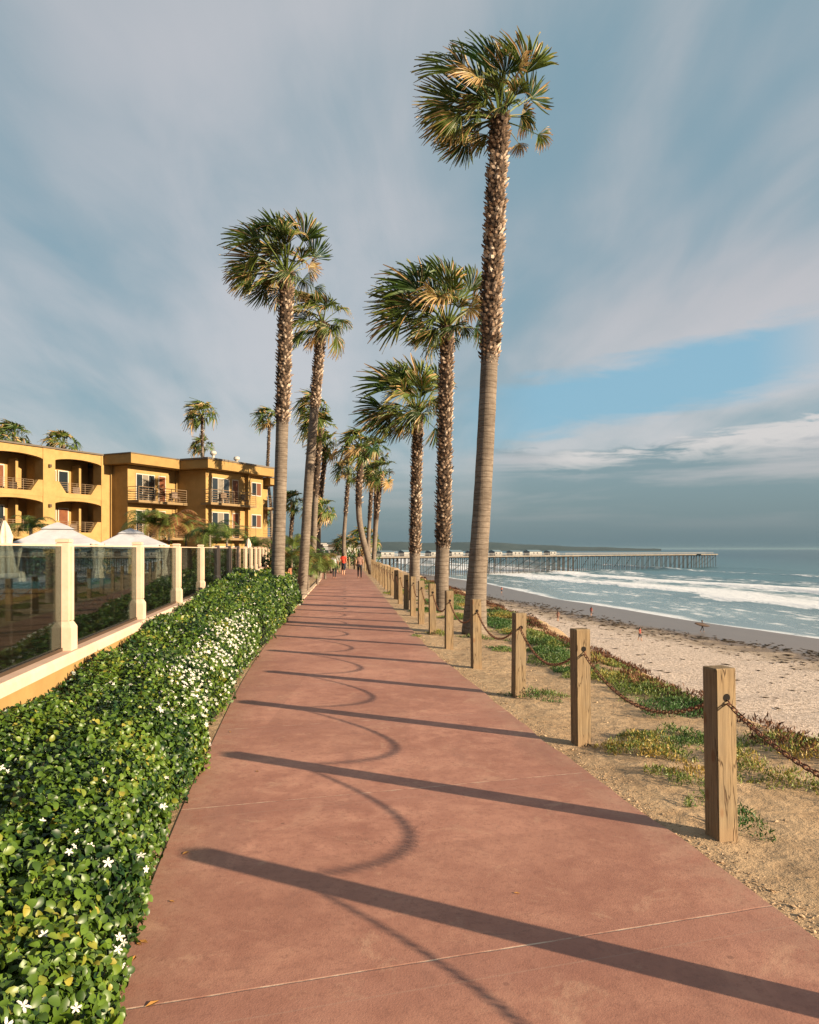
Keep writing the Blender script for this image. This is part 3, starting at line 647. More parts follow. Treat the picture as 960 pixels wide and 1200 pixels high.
for y0, y1, dens, size, tv_, tf, sd in ((Y0h, 4.0, 4900, .040, LV, LF, 1), (4.0, 7.5, 4600, .038, LV, LF, 2), (7.5, 13, 2300, .046, LV2, LF2, 3), (13, 20, 1400, .055, LV2, LF2, 4), (20, Y1h, 620, .082, LV2, LF2, 5)):
    r, n, t, P, nr = hedge_scatter(y0, y1, dens, sd)
    dep = -.12 + .17 * r.random(n) ** .8 + .035 * fbm2(t * 6, y, 88, 4.5, 3) * np.clip(t * 4, 0, 1); P = P + nr * dep[:, None]
    clump = fbm2(P[:, 0] * 1.0, P[:, 1], 71, 5.0, 3)
    X, Yx, Z = frames(nr * .8 + np.array([.25, -.15, .2]), r, .75)
    V, Fq = scatter(tv_, tf, P, X, Yx, Z, size * r.uniform(.45, 1.45, n))
    tone = np.clip(.26 + .12 * clump + r.normal(0, .17, n) + (dep > .01) * .10 + (r.random(n) < .025) * .5, 0, 1)
    Vs.append(V); Fs.append(Fq + nv); Ts.append(np.repeat(tone, len(tv_))); nv += len(V)
lv = link('leaves', np_mesh('leaves', np.concatenate(Vs), np.concatenate(Fs), {'tone': np.concatenate(Ts)}, True), M_hedge, hd); rel(lv, hd)
# shoots standing up out of the hedge
# white five petal flowers, clustered
pet = []
pf = []
for k in range(5):
    a = 2 * math.pi * k / 5; ca, sa = math.cos(a), math.sin(a)
    for rr_, ww, zz_ in ((0, 0, 0), (.5, .22, .10), (.5, -.22, .10), (1, .15, .04), (1, -.15, .04)): pet.append((rr_ * ca - ww * sa, rr_ * sa + ww * ca, zz_))
    b0 = k * 5; pf += [(b0, b0 + 2, b0 + 4, b0 + 3), (b0, b0 + 3, b0 + 1, b0 + 1)]
pf = [(k * 5, k * 5 + 2, k * 5 + 4, k * 5 + 3) for k in range(5)] + [(k * 5, k * 5 + 4, k * 5 + 3, k * 5 + 1) for k in range(5)]
pet = np.array(pet); pf = np.array(pf)
r = np.random.default_rng(77); fl_t, fl_y, fl_s = [], [], []
for i in range(95): fl_t.append(r.uniform(.05, .8)); fl_y.append(2 + 8 * r.random() ** 1.4); fl_s.append(r.uniform(.014, .027))
for i in range(620):
    y = 6 + 10 * r.beta(2.2, 2.6); fl_y.append(y); fl_t.append(np.clip(r.normal(.34, .17), .04, .9)); fl_s.append(r.uniform(.014, .024))
for i in range(160): fl_t.append(r.uniform(.1, .9)); fl_y.append(r.uniform(6, 26)); fl_s.append(r.uniform(.014, .022))
fl_t, fl_y, fl_s = map(np.array, (fl_t, fl_y, fl_s)); x0, _, z0, _ = hedge_pt(fl_t, fl_y)
P = np.stack([x0, fl_y, z0 + .035], 1); P[:, 0] += .05 * (1 - fl_t)
X, Yx, Z = frames(np.tile([.55, -.45, .7], (len(P), 1)), r, .35)
V, Fq = scatter(pet, pf, P, X, Yx, Z, fl_s); rel(link('flowers', np_mesh('flowers', V, Fq), M_flower, hd), hd)

# ------------------------------------------------------------------ posts and chains on the seaward edge
def make_post(label, grp):
    t = thing('chain_post', label, 'post', (0, 0, 0), 0, grp); b = MB(); s = .078
    b.loft([[(-s, -s, z), (s, -s, z), (s, s, z), (-s, s, z)] for z in (-.3, .3, .6, .9, 1.16)], cap=False)
    n0 = 16; b.add([(-s, -s, 1.16), (s, -s, 1.16), (s, s, 1.16), (-s, s, 1.16), (-s * .93, -s * .93, 1.172), (s * .93, -s * .93, 1.172), (s * .93, s * .93, 1.172), (-s * .93, s * .93, 1.172)],
          [(0, 1, 5, 4), (1, 2, 6, 5), (2, 3, 7, 6), (3, 0, 4, 7), (4, 5, 6, 7)])
    me = b.mesh('shaft'); bm = bmesh.new(); bm.from_mesh(me); bmesh.ops.remove_doubles(bm, verts=bm.verts, dist=.0005)
    vert = [e for e in bm.edges if abs(e.verts[0].co.z - e.verts[1].co.z) > .05]
    bmesh.ops.bevel(bm, geom=vert, offset=.006, segments=2, affect='EDGES'); bmesh.ops.recalc_face_normals(bm, faces=bm.faces); bm.to_mesh(me); bm.free()
    link('shaft', me, M_wood, t)
    for sy in (-1, 1):
        h = MB(); h.add([(math.cos(a) * .028, sy * (s + .0015), .97 + math.sin(a) * .028) for a in np.linspace(0, 2 * math.pi, 16, endpoint=False)], [tuple(range(16))])
        h.build('hole_shade_disc', M_dark, t)  # flat disc on the face; the hole's shade is its near-black colour
    return t
POSTY = [5.27 + 2.5 * k for k in range(-2, 31)]
ordn = ['nearest', 'second', 'third', 'fourth', 'fifth', 'sixth', 'seventh', 'eighth']
ordn += ['ninth', 'tenth', 'eleventh', 'twelfth']
extra = {8: 'pale and narrow, close behind the eighth', 9: 'narrow, half hidden by its neighbours', 10: 'narrow, before the row tightens', 11: 'last before the tight far row', 0: 'tall cracked face lit by the sun', 1: 'with a split top edge, yellow scrub at its foot', 2: 'with a tuft of green at its foot', 3: 'in front of the tallest palm', 4: 'slender in view, left of the tallest palm base', 5: 'darker brown, shaded on its whole face', 6: 'pale, before the second palm', 7: 'pale, beside the third palm base'}
GRP = 'square wooden posts along the seaward edge'
p0 = None; post_xy = []
for k, y in enumerate(POSTY):
    i = k - 2; x = float(XR(y)) + .42 - .05 * (y < 8); th = math.atan2(float(XR(y + .5) - XR(y - .5)), 1.0)
    if i < 0: lb = ['weathered square post behind the viewer on the seaward path edge', 'square post just outside the right frame edge, its long shadow crossing the foreground'][i + 2]
    elif i < 12: lb = ('%s chain post from the camera, %s' % (ordn[i], extra[i]))
    else: lb = 'small distant wooden chain post in the tight far row'
    if p0 is None: p0 = make_post(lb, GRP); p = p0
    else: p = copy_tree(p0); p['label'] = lb
    jx, jr = random.uniform(-.02, .02), random.uniform(-.03, .03)
    if i == -1: x -= .12; y += .12
    p.location = (x + jx, y, 0); p.rotation_euler = (random.uniform(-.012, .012), random.uniform(-.012, .012), 0); post_xy.append((x + jx, y))
    p.rotation_euler.z = abs(th) + jr + R_(4)
    p.scale = (1, 1, random.uniform(.96, 1.03) if i > 0 else 1.0)
# a chain span of real links; local x runs from hole to hole
def make_chain(span, sag, hi):
    b = MB(); n = int((span * 1.055) / .050); xs = np.linspace(-span / 2, span / 2, n + 1)
    z = .97 - sag * (1 - (2 * xs / span) ** 2); nj, nk = (14, 6) if hi else (8, 4)
    for i in range(n):
        a = Vector((xs[i], 0, z[i])); c_ = Vector((xs[i + 1], 0, z[i + 1])); mid = (a + c_) / 2; t = (c_ - a).normalized()
        side = Vector((0, 1, 0)) if i % 2 else Vector((0, 1, 0)).cross(t); side = (side + Vector((0, .25 if i % 2 == 0 else 0, 0))).normalized(); side = (side - t * side.dot(t)).normalized(); up = t.cross(side)
        rings = []
        for j in range(nj):
            q_ = 2 * math.pi * j / nj; cx, cy = math.cos(q_), math.sin(q_); L2 = .021
            ctr = mid + t * (cx * .013 + (L2 if cx > 0 else -L2) * (1 if abs(cx) > .05 else 0)) + side * cy * .0135
            nd = (t * cx + side * cy).normalized()
            rings.append([ctr + (nd * math.cos(w_) + up * math.sin(w_)) * .0048 for w_ in [2 * math.pi * m / nk for m in range(nk)]])
        V = [p_ for rg in rings for p_ in rg]; Fc = [(j * nk + m, j * nk + (m + 1) % nk, ((j + 1) % nj) * nk + (m + 1) % nk, ((j + 1) % nj) * nk + m) for j in range(nj) for m in range(nk)]
        b.add(V, Fc)
    return b.mesh('chain', smooth=True)
ch_hi = make_chain(2.5, .33, True); ch_hi.materials.append(M_rust); ch_sh = make_chain(2.5, .26, True); ch_sh.materials.append(M_rust); ch_lo = make_chain(2.5, .33, False); ch_lo.materials.append(M_rust)
for k in range(len(POSTY) - 1):
    (xa, ya), (xb, yb) = post_xy[k], post_xy[k + 1]; i = k - 2; dl = math.hypot(xb - xa, yb - ya)
    o = bpy.data.objects.new('rusty_chain', ch_sh if i == -1 else ch_hi if k < 7 else ch_lo); C.objects.link(o); o.location = ((xa + xb) / 2, (ya + yb) / 2, 0)
    o.rotation_euler = (0, 0, math.atan2(yb - ya, xb - xa)); o.scale = (dl / 2.5, 1, 1)
    lb = {-2: 'rusty chain behind the viewer, its curved shadow at the bottom of the path', -1: 'rusty chain running from the nearest post off the right frame edge', 0: 'rusty sagging chain between the nearest and second posts', 1: 'rusty sagging chain between the second and third posts', 2: 'rusty chain between the third and fourth posts', 3: 'rusty chain between the fourth and fifth posts, before the tallest palm', 4: 'rusty chain between the fifth and sixth posts', 5: 'rusty chain between the sixth and seventh posts', 6: 'rusty chain between the seventh and eighth posts', 7: 'rusty chain between the eighth and ninth posts'}.get(i, 'small distant sagging chain between far posts')
    tag(o, lb, 'chain', 'rusty chains between the posts')
# ------------------------------------------------------------------ glass fence on its low wall
def WX(y): return -3.6 - .141 * (y - 7.83)
ZC = .95; WA, WB = -2.0, 55.5
wd = Vector((-.141, 1, 0)).normalized(); wn = Vector((wd.y, -wd.x, 0)); wang = math.atan2(wd.y, wd.x)
def WM(y): return Matrix.Translation((WX(y), y, 0)) @ Matrix.Rotation(wang, 4, 'Z')   # local x along, -y towards the path
Lw = (WB - WA) / wd.y
lwt = thing('low_wall', 'low ochre wall with pale stone cap under the glass fence', 'wall', (WX(WA), WA, 0), wang)
MB().box(0, Lw, -.09, .09, -.05, ZC - .11).build('wall', M_ochre, lwt)
b = MB(); b.prism([(-.15, ZC - .108), (.15, ZC - .108), (.15, ZC - .03), (.13, ZC), (-.13, ZC), (-.15, ZC - .03)], 0, Lw, Matrix.Rotation(R_(-90), 4, 'Z'))
b.build('cap', M_cap, lwt)
def make_pillar(label):
    t = thing('fence_pillar', label, 'pillar', (0, 0, 0), 0, 'pale pillars of the glass fence'); b = MB(); s = .066
    def sq(hx_, hy_, z): return [(-hx_, -hy_, z), (hx_, -hy_, z), (hx_, hy_, z), (-hx_, hy_, z)]
    MB().loft([sq(s, s, .30), sq(s, s, 1.12)]).build('shaft', M_pillar, t, bevel=.008)
    MB().loft([sq(s + .042, s + .035, 0), sq(s + .042, s + .035, .24), sq(s + .004, s + .004, .302)]).build('plinth', M_pillar, t, bevel=.004)
    MB().loft([sq(s + .004, s + .004, 1.121), sq(s + .004, s + .004, 1.15), sq(.045, .045, 1.160)]).build('pillar_cap', M_pillar, t)
    MB().box(-.035, .035, -s - .022, -s - .001, .31, 1.08).build('rib', M_pillar, t)
    return t
pw = None; PYs = [7.83 + 3.46 * k for k in range(-2, 14)]
nm = ['nearest', 'second', 'third', 'fourth', 'fifth', 'sixth']
for k, y in enumerate(PYs):
    i = k - 2
    lb = ('pale fence pillar outside the left frame edge' if i < 0 else '%s pale pillar of the glass fence counted from the camera' % nm[i] if i < 6 else 'narrow distant fence pillar in the dense run before the big left palm')
    if pw is None: pw = make_pillar(lb); p = pw
    else: p = copy_tree(pw); p['label'] = lb
    p.location = (WX(y), y, ZC); p.rotation_euler = (0, 0, wang)
def glass_thing(y0, y1, lb):
    L2 = (y1 - y0) / wd.y; t = thing('glass_panel', lb, 'glass panel', (WX(y0), y0, ZC), wang, 'glass panels of the fence')
    me_ = MB().box(.11, L2 - .11, -.005, .005, .035, 1.08).build('pane', M_glass, t)
    b = MB(); b.box(.11, L2 - .11, -.018, .018, .001, .034); b.build('channel', M_metal, t)
    b = MB(); b.box(.11, L2 - .11, -.012, .012, 1.081, 1.098); b.build('top_rail', M_pillar, t); return t
gl_lab = {0: 'large glass panel at the left frame edge, before the nearest pillar', 1: 'glass panel between the nearest and second pillars', 2: 'glass panel between the second and third pillars', 3: 'glass panel between the third and fourth pillars', 4: 'glass panel between the fourth and fifth pillars', 5: 'glass panel between the fifth and sixth pillars'}
for k in range(len(PYs) - 1):
    i = k - 1; glass_thing(PYs[k], PYs[k + 1], gl_lab.get(i, 'glass panel outside the left frame edge' if i < 0 else 'narrow distant glass panel seen edge on'))

# ------------------------------------------------------------------ patio behind the fence
b = MB(); Yq = np.arange(-2, 60, 2.0)
b.loft([[(WX(y) - .12, y, -.2), (WX(y) - .12, y, .12), (WX(y) - 26, y, .12), (WX(y) - 26, y, -.2)] for y in Yq]); tag(b.build('patio', M_patio), kind='structure')
b = MB(); b.box(-9.5, -4.9, 10.6, 10.9, .12, 1.05); b.box(-9.55, -4.85, 10.55, 10.95, 1.052, 1.13)
tag(b.build('planter_wall', M_brick), 'low brown patio wall behind the first glass panel', 'wall')
b = MB(); b.box(-12, -6.0, 17.2, 17.5, .12, 1.0); b.box(-12.05, -5.95, 17.15, 17.55, 1.002, 1.08)
tag(b.build('planter_wall', M_brick), 'second patio wall farther behind the glass', 'wall')
def shrub(name, label, cat, c, rad, n, leaf, m, seed, group=None, z0=.1, tone=.3, stems=4):
    r = np.random.default_rng(seed); root = thing(name, label, cat, (c[0], c[1], z0), 0, group)
    k = max(3, int(4 * rad[0] * rad[1] + 3)); cen = r.uniform(-.6, .6, (k, 3)) * np.array(rad); cen[:, 2] = np.abs(cen[:, 2]) + rad[2] * .35; rr = np.array(rad) * r.uniform(.35, .6, (k, 1))
    w_ = r.integers(0, k, n); d = unit(r.normal(0, 1, (n, 3))); P = cen[w_] + d * rr[w_] * r.uniform(.55, 1.08, (n, 1)); P[:, 2] = np.maximum(P[:, 2], .03)
    X, Yx, Z = frames(d + np.array([.2, -.1, .4]), r, .5); V, Fq = scatter(LV2, LF2, P, X, Yx, Z, leaf * r.uniform(.6, 1.3, n))
    link('foliage', np_mesh('foliage', V, Fq, {'tone': np.repeat(np.clip(tone + r.normal(0, .17, n) + .15 * (w_ % 3 - 1), 0, 1), 4)}), m, root)
    b = MB()
    for i in range(stems): e = cen[i % k]; b.tube([(0, 0, -.05), (e[0] * .4, e[1] * .4, e[2] * .5), tuple(e)], [.03 * rad[2] + .01, .02 * rad[2] + .006, .008], 5)
    b.build('stem', M_trunk, root); return root
SH = 'leafy shrubs inside the glass fence'
for k, (x, y, rx, ry, rz, n, lb) in enumerate([(-4.75, 9.9, .5, 1.0, .62, 1600, 'dark shrub behind the glass just right of the nearest pillar'), (-5.3, 12.2, .5, 1.3, .8, 2200, 'dense green shrub behind the second glass panel'),
        (-5.6, 15.2, .5, 1.4, .8, 2000, 'green shrub behind the glass right of the second pillar'), (-6.1, 18.6, .6, 1.6, .95, 2000, 'green shrub behind the glass right of the third pillar'),
        (-6.7, 22.4, .6, 1.8, 1.0, 1800, 'green shrub behind the fourth and fifth pillars'), (-7.4, 27.5, .7, 2.5, 1.1, 1600, 'long green shrub behind the distant pillars'), (-6.4, 8.9, .5, .5, .42, 700, 'small plant behind the glass on the brown patio')]):
    shrub('shrub', lb, 'shrub', (x, y), (rx, ry, rz), n, .10, M_shrub, 100 + k, SH, .12)
for k, (x, y, rx, rz) in enumerate([(-17.5, 26, 1.2, 1.5), (-18.5, 29.5, 1.4, 1.3), (-19.5, 33, 1.4, 1.6), (-18.0, 37, 1.5, 1.7), (-17.5, 41, 1.5, 1.6), (-15.5, 45, 1.8, 1.7), (-16.5, 22.5, 1.1, 1.2), (-13.0, 49, 1.8, 1.5)]):
    shrub('shrub', 'large dark shrub added between the gazebos and the hotel as a shaded backdrop', 'shrub', (x, y), (rx, 2.0, rz), 1500, .16, M_shrub, 160 + k, 'added dark shrubs before the hotel', .12, .1)  # row added and toned dark to deepen the view through the glass
def feather_palm(name, label, base, hgt, L_, n, seed, tone=.35, group=None, cat='palm shrub', trunk_r=.07):
    r = np.random.default_rng(seed); root = thing(name, label, cat, base, 0, group); Vs, Ts = [], []; Q = []
    for i in range(n):
        a = i * 2.4 + r.uniform(-.3, .3); e0 = R_(r.uniform(20, 80)); Lf = L_ * r.uniform(.75, 1.1); m = 16
        d = np.array([math.cos(a), math.sin(a)]); p = np.array([0, 0, hgt], float); e = e0; tn = np.clip(tone + r.normal(0, .2), 0, 1)
        for j in range(m):
            st = Lf / m; e -= R_(9.5) * (j / m + .35); dv_ = np.array([d[0] * math.cos(e), d[1] * math.cos(e), math.sin(e)]); p2 = p + dv_ * st
            sd = np.array([-d[1], d[0], 0]); up = np.cross(sd, dv_) * -1; wl = Lf * .26 * math.sin(math.pi * min(1, (j + 1.5) / (m + 1))) ** .6
            w_ = .010 * L_
            Q.append([p - sd * w_, p + sd * w_, p2 + sd * w_ * .8, p2 - sd * w_ * .8]); Ts += [.6] * 4
            for s in (-1, 1):
                for h_ in (0, .5):
                    b0 = p + (p2 - p) * h_; tip = b0 + sd * s * wl + dv_ * wl * .55 - np.array([0, 0, wl * r.uniform(.15, .5)]); Q.append([b0, b0 + dv_ * st * .30, tip + dv_ * .004, tip]); Ts += [tn, tn, min(1, tn + .2), min(1, tn + .2)]
            p = p2
    V = np.array(Q).reshape(-1, 3); Fq = np.arange(len(V)).reshape(-1, 4)
    link('crown', np_mesh('crown', V, Fq, {'tone': np.array(Ts)}), M_feather, root)
    b = MB(); b.tube([(0, 0, -.2), (0, 0, hgt * .5), (0, 0, hgt)], [trunk_r * 1.3, trunk_r, trunk_r], 8); b.build('trunk', M_trunk, root); return root
FP = 'feathery garden palms before the hotel'
for k, (u, v, D, L_, n, tn, lb) in enumerate([(176, 614, 44, 2.3, 28, .35, 'green feathery palm left of the reddish one in front of the hotel'), (198, 618, 44, 2.3, 28, .75, 'reddish feathery palm above the third pillar'), (218, 622, 45, 2.3, 28, .8, 'rusty brown feathery palm in front of the right balcony'),
        (246, 626, 42, 2.0, 18, .2, 'dark green feathery palm below the right balconies'), (266, 630, 44, 1.9, 18, .3, 'feathery palm left of the metal pickets'), (36, 618, 40, 1.7, 20, .3, 'green feathery palm behind the nearest gazebo'), (165, 640, 46, 1.2, 16, .6, 'small yellowish feathery palm between the gazebo and the hotel'), (300, 640, 52, 1.6, 18, .3, 'feathery palm at the hotel end behind the pillars')]):
    p = PX(u, v, D); feather_palm('garden_palm', lb, (p.x, p.y, .12), p.z - .12, L_, n, 200 + k, tn, FP)
# thin growth between the hedge's end and the far path
FG = 'growth beside the far path'
for k, (u, v, D, L_, n, tn, lb) in enumerate([(372, 660, 42, 1.7, 26, .55, 'spiky yellow-green plant at the left edge of the far path'), (342, 655, 44, 1.8, 26, .6, 'tan leafy palm clump between the two left palm trunks'), (346, 640, 50, 1.9, 24, .45, 'taller feathery clump behind the left palm trunks'), (381, 664, 50, 1.3, 20, .3, 'low dark spiky plant beside the walkers'),
        (361, 668, 36, 1.0, 20, .35, 'green spiky plant behind the short red fence'), (388, 655, 62, 1.7, 20, .5, 'tan plant beyond the first walker')]):
    p = PX(u, v, D); feather_palm('spiky_plant', lb, (p.x, p.y, 0), max(.15, p.z), L_, n, 300 + k, tn, FG)
for k, (u, D, rx, rz, lb) in enumerate([(338, 46, 2.0, 1.5, 'dark bush behind the hedge end'), (352, 55, 2.4, 1.6, 'dark bush behind the ragged palm trunk'), (372, 64, 2.2, 1.5, 'low bush left of the walkers'), (320, 58, 3.0, 1.9, 'dark bush behind the big left palm'), (418, 92, 3.0, 1.6, 'bush at the far bend of the path')]):
    p = PX(u, 660, D); shrub('bush', lb, 'bush', (p.x, p.y), (rx, 1.6, rz), 1500, .22, M_shrub, 330 + k, 'bushes beyond the hedge', 0, .35)
b = MB(); gp = thing('picket_fence', 'short reddish wooden fence at the end of the hedge', 'fence', (-5.0, 30, 0))
for k in range(26):
    y = 28.6 + k * .42; x = float(XL(y)) - .75 - .02 * k; MB().box(x + 5.0 - .05, x + 5.0 + .05, y - 30 - .09, y - 30 + .09, 0, .95 + random.uniform(-.06, .06)).build('picket', mottled('red_picket', (.28, .10, .05), (.40, .19, .10), 8) if k == 0 else bpy.data.materials['red_picket'], gp)
MB().box(-.72 + -.0, -.66, -1.2, 9.0, .55, .63, M=Matrix.Rotation(R_(5), 4, 'Z')).build('rail', bpy.data.materials['red_picket'], gp)
# ground cover strip between the red fence and the path
# tall metal pickets by the hotel
mf = thing('metal_fence', 'tall dark metal picket fence at the hotel end', 'fence', tuple(PX(294, 660, 60)))
b0 = Vector(mf.location); b0.z = 0; mf.location = b0; A = PX(294, 640, 60); B_ = PX(318, 640, 64)
for k in range(14):
    p = A.lerp(B_, k / 13) - b0; MB().box(p.x - .05, p.x + .05, p.y - .05, p.y + .05, 0, 3.0).build('picket', M_rail, mf)
for z in (.5, 2.4): MB().tube([(A.x - b0.x, A.y - b0.y, z), (B_.x - b0.x, B_.y - b0.y, z)], .04, 4).build('rail', M_rail, mf)

# ------------------------------------------------------------------ gazebos and parasol
def gazebo(label, c, s, rz=.3, dz=0):
    t = thing('gazebo', label, 'gazebo', c, rz, 'white canvas gazebos on the patio'); zt, ze = 2.78, 2.12; b = MB()
    def ring(h, z, n=6):
        P = []
        for i, (ax, ay, bx, by) in enumerate(((-1, -1, 1, -1), (1, -1, 1, 1), (1, 1, -1, 1), (-1, 1, -1, -1))):
            for k in range(n):
                f = k / n; P.append((h * (ax + (bx - ax) * f), h * (ay + (by - ay) * f), z - .06 * math.sin(math.pi * f) * (h > .8) * -1 * -1))
        return P
    b.loft([ring(s, ze - .17), ring(s, ze), ring(s * .72, ze + .19), ring(s * .33, zt - .17)], cap=False); b.build('canopy', M_white, t, smooth=False)
    b = MB(); b.loft([ring(s * .40, zt - .16), ring(s * .22, zt - .02), ring(.03, zt + .10)], cap=False); b.build('top_vent', M_white, t)
    for sx in (-1, 1):
        for sy in (-1, 1):
            MB().tube([(sx * s * .95, sy * s * .95, 0), (sx * s * .95, sy * s * .95, ze)], .035, 8).build('pole', M_metal, t)
            n = 20; rings = []
            for z, r0 in ((2.08, .22), (1.8, .17), (1.35, .10), (1.2, .08), (1.05, .12), (.6, .17), (.15, .20)):
                rings.append([(sx * s * .93 + r0 * (1 + .22 * math.sin(5 * a + z)) * math.cos(a), sy * s * .93 + r0 * (1 + .22 * math.sin(5 * a + z)) * math.sin(a), z) for a in np.linspace(0, 2 * math.pi, n, endpoint=False)])
            MB().loft(rings).build('curtain', M_cream, t, smooth=True)
    for z in (ze - .2,):
        b = MB()
        for (ax, ay, bx, by) in ((-1, -1, 1, -1), (1, -1, 1, 1), (1, 1, -1, 1), (-1, 1, -1, -1)): b.tube([(ax * s * .95, ay * s * .95, z), (bx * s * .95, by * s * .95, z)], .025, 6)
        b.build('frame', M_metal, t)
    # lounge sofa inside
    return t
g1 = PX(68, 640, 28); gazebo('nearest white canvas gazebo with tied cream curtains, behind the first pillar', (g1.x, g1.y, .12), 1.42, .42)
g2 = PX(153, 640, 36); gazebo('second white gazebo, partly behind the second and third pillars', (g2.x, g2.y, .12), 1.5, .42)
um = thing('furled_parasol', 'furled cream parasol at the left frame edge', 'parasol', tuple(PX(5, 640, 19)))
um.location.z = .12; prof = [(.02, 2.62), (.10, 2.45), (.17, 2.2), (.15, 2.0), (.22, 1.5), (.28, 1.15)]
b = MB(); rings = [[(r_ * (1 + .25 * math.sin(7 * a)) * math.cos(a), r_ * (1 + .25 * math.sin(7 * a)) * math.sin(a), z) for a in np.linspace(0, 2 * math.pi, 28, endpoint=False)] for r_, z in prof]
b.loft(rings).build('canopy', M_cream, um, smooth=True); MB().tube([(0, 0, 0), (0, 0, 2.72)], .028, 8).build('pole', M_metal, um); MB().lathe([(.3, 0), (.3, .06), (.08, .1), (.05, .3)], 20).build('base', M_metal, um)
um2 = copy_tree(um); um2['label'] = 'small furled white parasol before the distant metal pickets'; p = PX(291, 640, 50); um2.location = (p.x, p.y, .12); um2['group'] = um['group'] = 'furled parasols'
# loungers on the patio
def lounger(c, rz, lb):
    t = thing('patio_lounger', lb, 'lounger', c, rz, 'loungers behind the glass')
    MB().box(-.35, .35, -.9, .5, .34, .44).build('cushion', M_cu, t, bevel=.02)
    MB().box(-.35, .35, 0, .75, -.04, .05, M=Matrix.Translation((0, .5, .40)) @ Matrix.Rotation(R_(48), 4, 'X')).build('backrest', M_cu, t, bevel=.02)
    MB().box(-.37, .37, -.92, .52, .28, .336).build('frame', M_metal, t)
    for x in (-.33, .33):
        for y in (-.86, .46): MB().box(x - .03, x + .03, y - .03, y + .03, 0, .28).build('leg', M_metal, t)
M_cu = mat('teal_cushion', color=(.035, .10, .12), rough=.8)
for k, (x, y, rz, lb) in enumerate([(-9.6, 14.0, .4, 'teal cushioned lounger nearest the glass at left'), (-11.2, 14.6, .4, 'teal lounger left of the nearest one'), (-10.4, 20.0, .3, 'teal lounger behind the second patio wall'), (-12.0, 20.6, .3, 'teal lounger farther left behind the second patio wall'), (-9.2, 22.5, .5, 'teal lounger near the gazebo')]):
    lounger((x, y, .12), rz, lb)

# ------------------------------------------------------------------ hotel
M_shut = mat('brown_shutter', color=(.11, .04, .018), rough=.6)
O = Vector((-23.8, 59.5, 0)); sd_ = Vector((.45, .893, 0)).normalized(); HB = Matrix.Translation(O) @ Matrix.Rotation(math.atan2(sd_.y, sd_.x), 4, 'Z')
# local frame: x along the front, -y outwards (towards the path)
ht = thing('hotel', 'ochre stucco three storey hotel with balconies and flat eaves', 'building', tuple(O), math.atan2(sd_.y, sd_.x))
RT = 9.45
def hb(name, m, *boxes, parent=None, bevel=0):
    b = MB()
    for x in boxes: b.box(*x)
    return b.build(name, m, parent or ht, bevel=bevel)
# main bodies (walls behind the fronts)
hb('wall', M_ochre, (-30, 0, 2.4, 12, 0, 9.0), (0.3, 5.6, -1.7, 12, 0, 8.6), (5.6, 13.2, -4.9, 12, 0, 8.6), (13.2, 14.8, -4.2, 4, 0, 8.6))
hb('roof', M_roof, (-30.3, .2, -.12, 12.2, RT - .05, RT), (-.6, 5.6, -3.02, 12.2, RT - .06, RT + .02), (4.6, 13.6, -6.02, 12.2, RT - .1, RT + .04), (13.6, 15.5, -5.6, 6, RT - .9, RT - .82))
fas = hb('fascia', M_ochre_d, (-.52, 5.5, -2.95, -.0, RT - .80, RT - .062), (4.7, 13.5, -5.95, 0, RT - .82, RT - .103), (13.52, 15.4, -5.5, 5.8, RT - 1.5, RT - .902))
